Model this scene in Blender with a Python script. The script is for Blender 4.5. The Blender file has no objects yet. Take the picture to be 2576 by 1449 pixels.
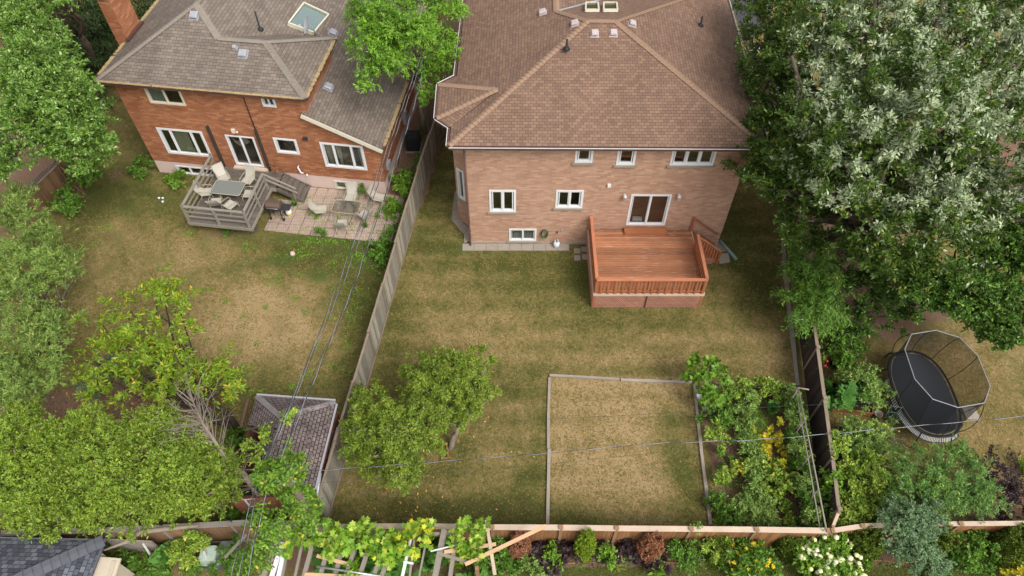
import bpy, math, random
import numpy as np
from mathutils import Vector, Matrix, noise
R = math.radians
sc = bpy.context.scene
# ------------------------------------------------------------ camera, sky, sun, exposure
CAMH, FOC, TILT = 26.3, 1800.0, R(52.4)
cam = bpy.data.cameras.new('camera'); camo = bpy.data.objects.new('camera', cam)
sc.collection.objects.link(camo); sc.camera = camo
cam.sensor_width = 36.0; cam.lens = 36.0*FOC/2576.0; cam.clip_end = 5000
camo.location = (0, 0, CAMH); camo.rotation_euler = (R(90)-TILT, 0, 0)
SUN_EL, SUN_AZ = R(50), R(138)          # azimuth clockwise from +y
w = bpy.data.worlds.new('World'); sc.world = w; w.use_nodes = True
nt = w.node_tree; bg = nt.nodes['Background']
sky = nt.nodes.new('ShaderNodeTexSky'); sky.sky_type = 'NISHITA'; sky.sun_disc = False
sky.sun_elevation = SUN_EL; sky.sun_rotation = SUN_AZ; sky.dust_density = 3.0
hs = nt.nodes.new('ShaderNodeHueSaturation'); hs.inputs['Saturation'].default_value = 0.22
nt.links.new(sky.outputs[0], hs.inputs['Color']); nt.links.new(hs.outputs[0], bg.inputs[0])
bg.inputs[1].default_value = 0.15
sl = bpy.data.lights.new('sun', 'SUN'); so = bpy.data.objects.new('sun', sl); sc.collection.objects.link(so)
sl.energy = 1.45; sl.angle = R(24); sl.color = (1.0, 0.96, 0.9)
sd = Vector((math.sin(SUN_AZ)*math.cos(SUN_EL), math.cos(SUN_AZ)*math.cos(SUN_EL), math.sin(SUN_EL)))
so.rotation_euler = sd.to_track_quat('Z', 'Y').to_euler()
sc.view_settings.view_transform = 'Standard'; sc.view_settings.look = 'None'
sc.view_settings.exposure = 0.6; sc.view_settings.gamma = 1.0
sc.cycles.max_bounces = 6; sc.cycles.diffuse_bounces = 3; sc.cycles.glossy_bounces = 2
sc.cycles.transmission_bounces = 3; sc.cycles.transparent_max_bounces = 10
sc.cycles.use_denoising = True

# ------------------------------------------------------------ survey: photo point + known height/plane -> metres
_c, _s = math.cos(TILT), math.sin(TILT)
def ray(u, v):
    a = (u-1288)/FOC; b = (v-724.5)/FOC
    return Vector((a, _c-b*_s, -_s-b*_c))
def at(u, v, z=0.0):
    d = ray(u, v); k = (z-CAMH)/d.z
    return Vector((d.x*k, d.y*k, z))
def hit(u, v, p, n):
    d = ray(u, v); o = Vector((0, 0, CAMH)); k = (Vector(p)-o).dot(n)/d.dot(n)
    return o+d*k
def mpp(p):                                   # metres per survey pixel at a point
    return (p.y*_c-(p.z-CAMH)*_s)/FOC
# ------------------------------------------------------------ materials
MATS = {}
def newmat(name):
    m = bpy.data.materials.new(name); m.use_nodes = True
    return m, m.node_tree, m.node_tree.nodes['Principled BSDF']
def noisen(nt, vec, scale, detail=3, rough=.55, dist=0):
    n = nt.nodes.new('ShaderNodeTexNoise'); n.inputs['Scale'].default_value = scale
    n.inputs['Detail'].default_value = detail; n.inputs['Roughness'].default_value = rough
    n.inputs['Distortion'].default_value = dist
    nt.links.new(vec, n.inputs['Vector']); return n.outputs['Fac']
def ramp(nt, fac, a, b, ca=(0,0,0,1), cb=(1,1,1,1)):
    n = nt.nodes.new('ShaderNodeValToRGB'); e = n.color_ramp.elements
    e[0].position = a; e[1].position = b; e[0].color = ca; e[1].color = cb
    nt.links.new(fac, n.inputs[0]); return n.outputs[0]
def mix(nt, fac, a, b, mode='MIX'):
    n = nt.nodes.new('ShaderNodeMix'); n.data_type = 'RGBA'; n.blend_type = mode
    for s, v in ((0, fac), (6, a), (7, b)):
        if isinstance(v, (int, float)): n.inputs[s].default_value = v
        elif isinstance(v, tuple): n.inputs[s].default_value = (*v[:3], 1)
        else: nt.links.new(v, n.inputs[s])
    return n.outputs[2]
def math_(nt, op, a, b=0.0):
    n = nt.nodes.new('ShaderNodeMath'); n.operation = op
    for i, v in enumerate((a, b)):
        if isinstance(v, (int, float)): n.inputs[i].default_value = v
        else: nt.links.new(v, n.inputs[i])
    return n.outputs[0]
def mapping(nt, vec, sc_):
    n = nt.nodes.new('ShaderNodeMapping'); n.inputs['Scale'].default_value = sc_
    nt.links.new(vec, n.inputs['Vector']); return n.outputs[0]
def bump(nt, bsdf, h, strength=.4, dist=.01):
    n = nt.nodes.new('ShaderNodeBump'); n.inputs['Strength'].default_value = strength
    n.inputs['Distance'].default_value = dist
    nt.links.new(h, n.inputs['Height']); nt.links.new(n.outputs[0], bsdf.inputs['Normal'])
def coord(nt, k='Object'):
    return nt.nodes.new('ShaderNodeTexCoord').outputs[k]
def geo(nt, k): return nt.nodes.new('ShaderNodeNewGeometry').outputs[k]
SAT = .86
def hexc(r, g, b):
    f = lambda x: (x/255/12.92 if x/255 <= .04045 else ((x/255+.055)/1.055)**2.4)
    c = (f(r), f(g), f(b)); l = .3*c[0]+.55*c[1]+.15*c[2]; return tuple(l+(x-l)*SAT for x in c)
def scl(c, k): return tuple(min(1, x*k) for x in c)
def plain(name, col, rough=.6, metal=0, var=.15, scale=6, spec=.4):
    m, nt, b = newmat(name); o = coord(nt)
    f = noisen(nt, o, scale, 4); c = mix(nt, f, scl(col, 1-var*1.6), scl(col, 1+var*1.6))
    isl = geo(nt, 'Random Per Island'); c2 = mix(nt, isl, scl((1,1,1), 1-var*.5), (1,1,1)); c = mix(nt, 1.0, c, c2, 'MULTIPLY')
    nt.links.new(c, b.inputs['Base Color']); b.inputs['Roughness'].default_value = rough
    b.inputs['Metallic'].default_value = metal; b.inputs['Specular IOR Level'].default_value = spec
    return m
def wood(name, col, col2, rough=.8, worn=None, amount=.5, isl=.35, sc_=(2.2, 34, 34), spec=.2):
    m, nt, b = newmat(name); uv = coord(nt, 'UV'); o = coord(nt)
    g = noisen(nt, mapping(nt, uv, sc_), 1, 5, .6)
    c = mix(nt, ramp(nt, g, .3, .72), col, col2)
    g2 = noisen(nt, o, 1.3, 3); c = mix(nt, ramp(nt, g2, .35, .75), c, scl(col, .7))
    r = geo(nt, 'Random Per Island')
    c = mix(nt, r, mix(nt, 1.0, c, scl((1,1,1), 1-isl), 'MULTIPLY'), mix(nt, 1.0, c, scl((1,1,1), 1), 'MULTIPLY'))
    if worn:
        g3 = noisen(nt, mapping(nt, uv, (1.1, 14, 14)), 1, 4, .6)
        c = mix(nt, ramp(nt, g3, 1-amount*.7, 1-amount*.7+.05), c, worn)
    nt.links.new(c, b.inputs['Base Color']); b.inputs['Roughness'].default_value = rough
    b.inputs['Specular IOR Level'].default_value = spec
    bump(nt, b, g, .3, .006); return m
def bricks(name, c1, c2, mortar, bw, bh, ms, rough=.9, offset=.5, bias=0, stain=.25, bstr=.5, third=None, big=.35, tf=.8, streak=0):
    m, nt, b = newmat(name); uv = coord(nt, 'UV'); o = coord(nt)
    def bt(a, bb, mo, seed):
        n = nt.nodes.new('ShaderNodeTexBrick'); n.offset = offset
        mp = nt.nodes.new('ShaderNodeMapping'); mp.inputs['Location'].default_value = (seed*bw*2, seed*bh*2, 0)
        nt.links.new(uv, mp.inputs[0]); nt.links.new(mp.outputs[0], n.inputs['Vector'])
        n.inputs['Color1'].default_value = (*a, 1); n.inputs['Color2'].default_value = (*bb, 1)
        n.inputs['Mortar'].default_value = (*mo, 1); n.inputs['Scale'].default_value = 1
        n.inputs['Mortar Size'].default_value = ms; n.inputs['Brick Width'].default_value = bw
        n.inputs['Row Height'].default_value = bh; n.inputs['Bias'].default_value = bias
        n.inputs['Mortar Smooth'].default_value = .3
        return n
    n1 = bt(c1, c2, mortar, 0); c = n1.outputs[0]
    if third:                                  # darker tabs laid over part of the courses
        n2 = bt((0,0,0), (1,1,1), (0,0,0), 7); n2.inputs['Bias'].default_value = -.15
        c = mix(nt, math_(nt, 'MULTIPLY', ramp(nt, n2.outputs[0], .35, .6), tf), c, third)
    g = noisen(nt, o, big, 4, .6); c = mix(nt, ramp(nt, g, .3, .75), c, mix(nt, 1.0, c, scl((1,1,1), 1-stain), 'MULTIPLY'))
    if streak: g3 = noisen(nt, mapping(nt, uv, (1.6, .22, 1)), 1, 4, .65); c = mix(nt, ramp(nt, g3, .35, .7), mix(nt, 1.0, c, scl((1,1,1), 1-streak), 'MULTIPLY'), c)
    g2 = noisen(nt, uv, 60, 2); c = mix(nt, g2, mix(nt, 1.0, c, (.86,.86,.86), 'MULTIPLY'), c)
    nt.links.new(c, b.inputs['Base Color']); b.inputs['Roughness'].default_value = rough
    b.inputs['Specular IOR Level'].default_value = .2
    inv = math_(nt, 'SUBTRACT', 1.0, n1.outputs['Fac']); bump(nt, b, inv, bstr, .008)
    return m
LEAFK = 1.38
def leafm(name, c1, c2, dark=.6, trans=.25, rough=.5, back=None, cs=1.2, c3=None, c3amt=.1, spec=.3):
    m, nt, b = newmat(name); o = coord(nt)
    def lv(c, k=LEAFK):
        l = .3*c[0]+.6*c[1]+.1*c[2]; return tuple(max(.003, min(.9, (l+(x-l)*1.14)*k*t)) for x, t in zip(c, (1.1, 1.0, .85)))
    c1, c2 = lv(c1), lv(c2); c3 = lv(c3) if c3 else None
    r = geo(nt, 'Random Per Island')
    c = mix(nt, r, c1, c2)
    if c3: c = mix(nt, math_(nt, 'GREATER_THAN', math_(nt, 'FRACT', math_(nt, 'MULTIPLY', r, 37.3)), 1-c3amt), c, c3)
    g = noisen(nt, o, cs, 3); c = mix(nt, ramp(nt, g, .3, .7), mix(nt, 1.0, c, scl((1,1,1), dark), 'MULTIPLY'), c)
    if back: c = mix(nt, geo(nt, 'Backfacing'), c, back)
    nt.links.new(c, b.inputs['Base Color']); b.inputs['Roughness'].default_value = rough
    b.inputs['Specular IOR Level'].default_value = spec
    t = nt.nodes.new('ShaderNodeBsdfTranslucent'); nt.links.new(c, t.inputs[0])
    ms = nt.nodes.new('ShaderNodeMixShader'); ms.inputs[0].default_value = trans
    nt.links.new(b.outputs[0], ms.inputs[1]); nt.links.new(t.outputs[0], ms.inputs[2])
    nt.links.new(ms.outputs[0], nt.nodes['Material Output'].inputs[0]); return m
def glassm(name, tint=(.55, .6, .58), fac=.22, rough=.04):
    m, nt, b = newmat(name)
    t = nt.nodes.new('ShaderNodeBsdfTransparent'); t.inputs[0].default_value = (*tint, 1)
    g = nt.nodes.new('ShaderNodeBsdfGlossy'); g.inputs['Roughness'].default_value = rough
    lw = nt.nodes.new('ShaderNodeLayerWeight'); lw.inputs[0].default_value = .35
    f = math_(nt, 'ADD', math_(nt, 'MULTIPLY', lw.outputs['Facing'], .35), fac*.4)
    ms = nt.nodes.new('ShaderNodeMixShader'); nt.links.new(f, ms.inputs[0])
    nt.links.new(t.outputs[0], ms.inputs[1]); nt.links.new(g.outputs[0], ms.inputs[2])
    nt.links.new(ms.outputs[0], nt.nodes['Material Output'].inputs[0]); return m
def netm(name, col, alpha):
    m, nt, b = newmat(name)
    t = nt.nodes.new('ShaderNodeBsdfTransparent'); d = nt.nodes.new('ShaderNodeBsdfDiffuse'); d.inputs[0].default_value = (*col, 1)
    ms = nt.nodes.new('ShaderNodeMixShader'); ms.inputs[0].default_value = alpha
    nt.links.new(t.outputs[0], ms.inputs[1]); nt.links.new(d.outputs[0], ms.inputs[2])
    nt.links.new(ms.outputs[0], nt.nodes['Material Output'].inputs[0]); return m
# ------------------------------------------------------------ mesh builder
class MB:
    def __init__(s): s.v = []; s.f = []; s.uv = []; s.mi = []; s.sm = []
    def poly(s, pts, uv=None, mi=0, smooth=False):
        pts = [Vector(p) for p in pts]; i = len(s.v); s.v += pts
        s.f.append(list(range(i, i+len(pts)))); s.mi.append(mi); s.sm.append(smooth)
        if uv is None:
            n = Vector((0, 0, 0))
            for k in range(len(pts)):
                a, b = pts[k], pts[(k+1) % len(pts)]
                n += Vector(((a.y-b.y)*(a.z+b.z), (a.z-b.z)*(a.x+b.x), (a.x-b.x)*(a.y+b.y)))
            n = n.normalized() if n.length > 1e-9 else Vector((0, 0, 1))
            if abs(n.z) > .995: ux, vx = Vector((1, 0, 0)), Vector((0, 1, 0))
            else:
                ux = Vector((0, 0, 1)).cross(n).normalized(); vx = n.cross(ux)
            uv = [(p.dot(ux), p.dot(vx)) for p in pts]
        s.uv.append(uv)
    def mesh(s, vs, fs, mi=0, smooth=False, uvs=None):
        i = len(s.v); s.v += [Vector(p) for p in vs]
        for k, f in enumerate(fs):
            s.f.append([i+j for j in f]); s.mi.append(mi); s.sm.append(smooth)
            s.uv.append(uvs[k] if uvs else None)
    def hexa(s, c, mi=0, uvs=None):
        fs = [(3,2,1,0), (4,5,6,7), (0,1,5,4), (1,2,6,5), (2,3,7,6), (3,0,4,7)]
        s.mesh(c, fs, mi, False, uvs)
    def box(s, x0, x1, y0, y1, z0, z1, mi=0):
        s.hexa([(x0,y0,z0),(x1,y0,z0),(x1,y1,z0),(x0,y1,z0),(x0,y0,z1),(x1,y0,z1),(x1,y1,z1),(x0,y1,z1)], mi)
    def beam(s, p, q, w, h, up=(0, 0, 1), mi=0):
        p, q = Vector(p), Vector(q); d = (q-p); L = d.length; d.normalize(); up = Vector(up)
        if abs(d.dot(up)) > .98: up = Vector((0, 1, 0))
        x = d.cross(up).normalized()*w/2; y = x.cross(d).normalized()*h/2
        c = [p-x-y, p+x-y, p+x+y, p-x+y, q-x-y, q+x-y, q+x+y, q-x+y]
        o = random.random()*20; o2 = random.random()*20
        ue = [(o, o2), (o+w, o2), (o+w, o2+h), (o, o2+h)]
        def side(a): return [(o, o2), (o, o2+a), (o+L, o2+a), (o+L, o2)]
        s.hexa(c, mi, [ue, ue, side(w), side(h), side(w), side(h)])
    def tube(s, pts, r, n=8, mi=0, caps=True, smooth=True):
        pts = [Vector(p) for p in pts]; m = len(pts); rr = r if isinstance(r, (list, tuple)) else [r]*m
        vs = []; prev = None
        for k, p in enumerate(pts):
            d = (pts[min(k+1, m-1)]-pts[max(k-1, 0)]).normalized()
            if prev is None:
                a = Vector((0, 0, 1)) if abs(d.z) < .9 else Vector((1, 0, 0)); x = d.cross(a).normalized()
            else: x = (prev-d*prev.dot(d)).normalized()
            prev = x; y = d.cross(x)
            vs += [p+(x*math.cos(2*math.pi*j/n)+y*math.sin(2*math.pi*j/n))*rr[k] for j in range(n)]
        fs = [(k*n+j, k*n+(j+1) % n, (k+1)*n+(j+1) % n, (k+1)*n+j) for k in range(m-1) for j in range(n)]
        if caps: fs += [tuple(range(n))[::-1], tuple(range((m-1)*n, m*n))]
        s.mesh(vs, fs, mi, smooth)
    def lathe(s, c, prof, n=20, mi=0, smooth=True, sx=1, sy=1):
        c = Vector(c); m = len(prof)
        vs = [c+Vector((r*sx*math.cos(2*math.pi*j/n), r*sy*math.sin(2*math.pi*j/n), z)) for r, z in prof for j in range(n)]
        fs = [(k*n+j, k*n+(j+1) % n, (k+1)*n+(j+1) % n, (k+1)*n+j) for k in range(m-1) for j in range(n)]
        fs += [tuple(range(n))[::-1], tuple(range((m-1)*n, m*n))]
        s.mesh(vs, fs, mi, smooth)
    def ell(s, c, rx, ry, rz, n=12, m=8, mi=0, wob=0):
        prof = []
        c = Vector(c); vs = []
        for i in range(m+1):
            t = math.pi*i/m
            for j in range(n):
                a = 2*math.pi*j/n; d = Vector((math.sin(t)*math.cos(a), math.sin(t)*math.sin(a), -math.cos(t)))
                k = 1+wob*noise.noise(d*2+c)
                vs.append(c+Vector((d.x*rx*k, d.y*ry*k, d.z*rz*k)))
        fs = [(i*n+j, i*n+(j+1) % n, (i+1)*n+(j+1) % n, (i+1)*n+j) for i in range(m) for j in range(n)]
        s.mesh(vs, fs, mi, True)
    def prism(s, pts, z0, z1, mi=0):
        n = len(pts); b = [Vector((p[0], p[1], z0)) for p in pts]; t = [Vector((p[0], p[1], z1)) for p in pts]
        s.poly(b[::-1], mi=mi); s.poly(t, mi=mi)
        for i in range(n): s.poly([b[i], b[(i+1) % n], t[(i+1) % n], t[i]], mi=mi)
WLD = {}
def link(o, parent=None):
    sc.collection.objects.link(o)
    if parent is not None: o.parent = parent
def obj(name, mb, mats, parent=None, base=None, label=None):
    """one mesh object; vertices given in world metres, shifted to the parent's (or its own) base"""
    if not isinstance(mats, (list, tuple)): mats = [mats]
    off = WLD.get(parent.name, Vector((0, 0, 0))) if parent is not None else (Vector(base) if base is not None else Vector((0, 0, 0)))
    me = bpy.data.meshes.new(name)
    me.from_pydata([tuple(v-off) for v in mb.v], [], mb.f)
    for m in mats: me.materials.append(m)
    me.polygons.foreach_set('material_index', mb.mi); me.polygons.foreach_set('use_smooth', mb.sm)
    uvl = me.uv_layers.new(name='UVMap'); data = []
    for f, uv, in zip(mb.f, mb.uv):
        if uv is None:
            pts = [mb.v[i] for i in f]
            n = (pts[1]-pts[0]).cross(pts[2]-pts[0])
            if n.length < 1e-9 and len(pts) > 3: n = (pts[2]-pts[0]).cross(pts[3]-pts[0])
            n = n.normalized() if n.length > 1e-9 else Vector((0, 0, 1))
            if abs(n.z) > .995: ux, vx = Vector((1, 0, 0)), Vector((0, 1, 0))
            else: ux = Vector((0, 0, 1)).cross(n).normalized(); vx = n.cross(ux)
            uv = [(p.dot(ux), p.dot(vx)) for p in pts]
        for a in uv: data += [a[0], a[1]]
    uvl.data.foreach_set('uv', data); me.update()
    o = bpy.data.objects.new(name, me); link(o, parent)
    if parent is None: o.location = off
    WLD[o.name] = off
    if label: o['label'] = label
    return o
def tag(o, label, cat, group=None, kind=None):
    o['label'] = label; o['category'] = cat
    if group: o['group'] = group
    if kind: o['kind'] = kind
    return o
def struct(name, mb, mats):
    o = obj(name, mb, mats); o['kind'] = 'structure'; return o
def thing(name, label, cat, loc, group=None):
    o = bpy.data.objects.new(name, None); o.empty_display_size = .2; sc.collection.objects.link(o)
    o.location = loc; WLD[o.name] = Vector(loc); return tag(o, label, cat, group)
def dup(root, loc, rz, label, group=None):
    r = root.copy(); sc.collection.objects.link(r); r.location = loc; r.rotation_euler = (0, 0, rz); r['label'] = label
    if group: r['group'] = group
    for ch in list(root.children):
        c = ch.copy(); sc.collection.objects.link(c); c.parent = r
        for g in list(ch.children):
            d = g.copy(); sc.collection.objects.link(d); d.parent = c
    return r
# ------------------------------------------------------------ foliage
SHAPES = {
 'leaf': [(0, 0), (.45, .5), (1, 0), (.45, -.5)],
 'hex': [(0, 0), (.25, .42), (.65, .45), (1, 0), (.65, -.45), (.25, -.42)],
 'star': [(0, 0), (-.05, .3), (.12, .55), (.3, .3), (.55, .62), (.62, .22), (1, 0), (.62, -.22), (.55, -.62), (.3, -.3), (.12, -.55), (-.05, -.3)],
 'blade': [(0, .5), (.6, .4), (1, 0), (.6, -.4), (0, -.5)]}
def leafmesh(name, P, D, S, L, W, mats, mi, shape, parent, label=None, curl=.15, base=None):
    """P positions, D leaf directions, S side vectors, L lengths, W widths (numpy)"""
    sh = np.array(SHAPES[shape]); k = len(sh); n = len(P)
    off = np.array(WLD[parent.name]) if parent is not None else (np.array(base) if base is not None else np.zeros(3))
    Nn = np.cross(D, S)
    V = (P[:, None, :] + D[:, None, :]*(sh[None, :, 0:1]*L[:, None, None]) + S[:, None, :]*(sh[None, :, 1:2]*W[:, None, None])
         + Nn[:, None, :]*((np.abs(sh[None, :, 1:2])*.5-sh[None, :, 0:1]**2*.6)*curl*L[:, None, None]))
    V = (V-off).reshape(-1, 3)
    me = bpy.data.meshes.new(name)
    me.vertices.add(n*k); me.vertices.foreach_set('co', V.astype(np.float32).ravel())
    me.loops.add(n*k); me.loops.foreach_set('vertex_index', np.arange(n*k, dtype=np.int32))
    me.polygons.add(n); me.polygons.foreach_set('loop_start', np.arange(0, n*k, k, dtype=np.int32))
    me.polygons.foreach_set('loop_total', np.full(n, k, dtype=np.int32))
    for m in (mats if isinstance(mats, (list, tuple)) else [mats]): me.materials.append(m)
    me.polygons.foreach_set('material_index', mi.astype(np.int32))
    me.update(calc_edges=True); me.validate()
    o = bpy.data.objects.new(name, me); link(o, parent)
    if parent is None and base is not None: o.location = base
    WLD[o.name] = Vector(off)
    if label: o['label'] = label
    return o
def unit(a): return a/np.maximum(np.linalg.norm(a, axis=1, keepdims=True), 1e-6)
def crown(parent, lobes, n, leaf=(.12, .06), spray=10, slen=.35, mats=None, alt=None, shape='leaf', seed=1, inner=.55,
          up=.5, droop=.1, clump=.3, wob=.22, flat=.7, name='crown', zmin=-.45, cl=9, curl=.15, spread=.9, label=None, base=None, shoot=0, core=.25, knobs=0, kr=(.36,.58)):
    """lobes: (x, y, z, rx, ry, rz); leaves on sprays, sprays in clumps, clumps over the lobes' shells"""
    rg = np.random.default_rng(seed); lob = np.array(lobes, float); big = lob
    if knobs:                                   # each bough carries several rounded knobs of foliage, with creases between
        L2 = []
        for l in lob:
            kd = unit(rg.normal(size=(knobs*4, 3))); kd = kd[kd[:, 2] > -.3][:knobs]; kk = rg.uniform(kr[0], kr[1], len(kd))
            L2 += [(l[0]+a[0]*l[3]*(1.02-q), l[1]+a[1]*l[4]*(1.02-q), l[2]+a[2]*l[5]*(1.02-q), l[3]*q, l[4]*q, l[5]*q*1.05) for a, q in zip(kd, kk)]
        lob = np.array(L2)
    ar = lob[:, 3]*lob[:, 4]; nspr = max(1, n//spray); ncl = max(1, nspr//cl)
    li = rg.choice(len(lob), ncl, p=ar/ar.sum())
    d = unit(rg.normal(size=(ncl*4, 3))); d = d[d[:, 2] > zmin][:ncl]
    while len(d) < ncl: d = np.vstack([d, d])[:ncl]
    ph = rg.uniform(0, 6.28, 3); wv = np.sin(d[:, 0]*5+ph[0])*np.sin(d[:, 1]*5+ph[1]+li)+.5*np.sin(d[:, 2]*9+d[:, 0]*7+ph[2]+li*2)
    fr = inner+(1-inner)*rg.random(ncl)**.55
    rad = fr*(1+wob*wv)
    cp = lob[li, :3]+d*lob[li, 3:6]*rad[:, None]
    si = rg.integers(0, ncl, nspr); rmean = lob[li[si], 3:6].mean(1)
    sp = cp[si]+rg.normal(size=(nspr, 3))*np.array([1, 1, .7])*clump*np.minimum(1, rmean)[:, None]
    ax = unit(d[si]*.8+np.array([0, 0, up])+rg.normal(size=(nspr, 3))*.45)
    sl_ = np.full(nspr, slen)
    if shoot:                                   # leafy shoots that reach out of the crown, plus a looser core
        sdir = unit(d*.75+np.array([0, 0, up])+rg.normal(size=(ncl, 3))*.3); slg = shoot*rg.uniform(.55, 1.25, ncl)
        tt = rg.random(nspr)**.8; out = rg.random(nspr) > core
        pr_ = rg.normal(size=(nspr, 3)); pr_ -= sdir[si]*(pr_*sdir[si]).sum(1)[:, None]; pr_ = unit(pr_)
        q = cp[si]+sdir[si]*(slg[si]*tt)[:, None]+pr_*(.05*rg.random(nspr))[:, None]-np.array([0, 0, 1.])*(droop*.35*shoot*tt**2)[:, None]
        sp = np.where(out[:, None], q, lob[li[si], :3]+(sp-lob[li[si], :3])*.88)
        a2 = unit(sdir[si]*(.55+.5*tt[:, None])+pr_*(.95-.6*tt[:, None])); ax = np.where(out[:, None], a2, ax); sl_ = np.where(out, slen*(1.05-.45*tt), slen)
    k = np.repeat(np.arange(nspr), spray); t = np.tile(np.linspace(.1, 1, spray), nspr)
    m = len(k)
    P = sp[k]+ax[k]*(t*sl_[k])[:, None]+rg.normal(size=(m, 3))*leaf[0]*.15
    P[:, 2] -= droop*sl_[k]*t*t
    perp = rg.normal(size=(m, 3)); perp -= ax[k]*(perp*ax[k]).sum(1)[:, None]; perp = unit(perp)
    D = unit(ax[k]*(.45+.5*t[:, None])+perp*spread); D[:, 2] -= droop; D = unit(D)
    nn = rg.normal(size=(m, 3))*(1-flat)+np.array([0, 0, 1])*flat*.6+d[si][k]*flat*.6
    S = unit(np.cross(nn, D))
    sz = rg.uniform(.7, 1.25, m)
    if alt is None: mi = np.zeros(m)
    else: mi = (rg.random(m) < alt(P, rg, si[k], ncl)).astype(int)
    if base is not None or parent is None: pass
    P[:, 2] = np.maximum(P[:, 2], .02)
    return leafmesh(name, P, D, S, leaf[0]*sz, leaf[1]*sz, mats, mi, shape, parent, label, curl, base), cp
def lobe_px(u, v, z, r, rz=.8, ry=1.0):
    p = at(u, v, z); m = mpp(p)*r
    return (p.x, p.y, p.z, m, m*ry, m*rz)
def branches(parent, base, mid, targets, r0, mat, name='trunk', seed=0, sub=0, n=7, tip=.25, kink=.06):
    rg = random.Random(seed); mb = MB(); base = Vector(base); mid = Vector(mid)
    def wander(a, b, ra, rb, k=5):
        L = (b-a).length
        pts = [a+(b-a)*i/k+Vector((rg.uniform(-1,1), rg.uniform(-1,1), rg.uniform(-.5,.5)))*L*kink*(0 < i < k) for i in range(k+1)]
        mb.tube(pts, [ra+(rb-ra)*i/k for i in range(k+1)], n); return pts
    wander(base-Vector((0,0,.1)), mid, r0*1.15, r0*.8)
    for t in targets:
        t = Vector(t[:3]); e = wander(mid, t, r0*.5, r0*.14)
        for _ in range(sub):
            a = e[rg.randint(1, 3)]; dd = (t-mid).length*.24
            b = a+Vector((rg.uniform(-1,1), rg.uniform(-1,1), rg.uniform(0,.8)))*dd
            wander(a, b, r0*.18, r0*.06, 4)
    return obj(name, mb, mat, parent)
# ------------------------------------------------------------ palette
M = {}
M['brick_main'] = bricks('brick_main', hexc(216,170,138), hexc(194,146,114), hexc(190,154,130), .32, .1, .01, stain=.14, bstr=.15, third=hexc(176,124,96), tf=.5, streak=.1)
M['brick_nb'] = bricks('brick_nb', hexc(208,138,88), hexc(174,106,66), hexc(150,100,70), .34, .1, .008, stain=.16, bstr=.15, third=hexc(166,92,50), tf=.6, streak=.14)
M['found_nb'] = plain('found_nb', hexc(212,184,172), .9, var=.06, scale=3)
M['concrete'] = plain('concrete', hexc(158,146,130), .9, var=.12, scale=5)
M['stone'] = plain('stone', hexc(150,136,118), .9, var=.1, scale=8)
M['sh_main'] = bricks('sh_main', hexc(156,122,98), hexc(142,108,86), hexc(86,66,56), .23, .145, .009, bias=-.1, stain=.12, third=hexc(124,96,82), bstr=.5, tf=.55, streak=.14)
M['sh_main_cap'] = plain('sh_main_cap', hexc(152,120,94), .9, var=.1, scale=9)
M['sh_nb'] = bricks('sh_nb', hexc(150,135,120), hexc(128,113,101), hexc(80,71,65), .31, .16, .009, streak=.2, stain=.16, bstr=.6)
M['sh_nb_cap'] = plain('sh_nb_cap', hexc(136,125,112), .9, var=.12, scale=5)
M['sh_grey'] = bricks('sh_grey', hexc(118,122,130), hexc(78,82,92), hexc(48,50,56), .2, .15, .01, stain=.12, third=hexc(66,70,80), bstr=.8)
M['sh_grey_cap'] = plain('sh_grey_cap', hexc(96,98,106), .9, var=.15, scale=5)
M['sh_old'] = bricks('sh_old', hexc(166,146,142), hexc(136,118,116), hexc(72,54,50), .19, .13, .016, stain=.5, bstr=1, third=hexc(148,134,132), tf=.9, streak=.35, big=2.6)
M['white'] = plain('white', hexc(222,222,222), .45, var=.04)
M['cream'] = plain('cream', hexc(214,206,182), .6, var=.06)
M['glass'] = glassm('glass')
M['glass_table'] = glassm('glass_table', (.72, .76, .72), .5, .18)
M['dark'] = plain('dark', hexc(42,44,38), .9, var=.3, scale=1.5)
M['interior'] = plain('interior', hexc(96,84,62), .8, var=.3, scale=1.5)
M['floor_in'] = wood('floor_in', hexc(120,84,50), hexc(96,66,40))
M['curtain'] = plain('curtain', hexc(168,164,136), .9, var=.1, scale=3)
M['curtain_grey'] = plain('curtain_grey', hexc(150,162,158), .9, var=.08, scale=3)
M['brown_metal'] = plain('brown_metal', hexc(92,62,54), .5, var=.1)
M['grey_metal'] = plain('grey_metal', hexc(172,172,178), .45, metal=.3, var=.1)
M['vent'] = plain('vent', hexc(186,172,170), .6, var=.06)
M['steel'] = plain('steel', hexc(190,192,196), .35, metal=.7, var=.1)
M['black'] = plain('black', hexc(34,36,38), .6, var=.15)
M['charcoal'] = plain('charcoal', hexc(52,56,60), .55, var=.12)
M['litter'] = plain('litter', hexc(176,150,98), .95, var=.35, scale=16)
M['deck'] = wood('deck', hexc(208,138,92), hexc(184,114,74), .75, worn=hexc(186,168,140), amount=.57, isl=.42)
M['deck_rail'] = wood('deck_rail', hexc(192,116,66), hexc(166,94,50), .65, isl=.18)
M['deck_cap'] = wood('deck_cap', hexc(212,132,90), hexc(192,112,72), .65, worn=hexc(186,172,142), amount=.46, isl=.08)
M['lattice_or'] = wood('lattice_or', hexc(212,150,122), hexc(190,126,100), .8, isl=.2)
M['old_wood'] = wood('old_wood', hexc(136,124,112), hexc(90,78,70), .9, worn=hexc(84,68,58), amount=.6, isl=.25)
M['old_wood_lt'] = wood('old_wood_lt', hexc(172,164,148), hexc(128,118,104), .9, isl=.3)
M['fence_grey'] = wood('fence_grey', hexc(196,188,168), hexc(132,126,110), .9, isl=.55)
M['fence_cap'] = wood('fence_cap', hexc(160,142,118), hexc(132,114,94), .9, isl=.15)
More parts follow.
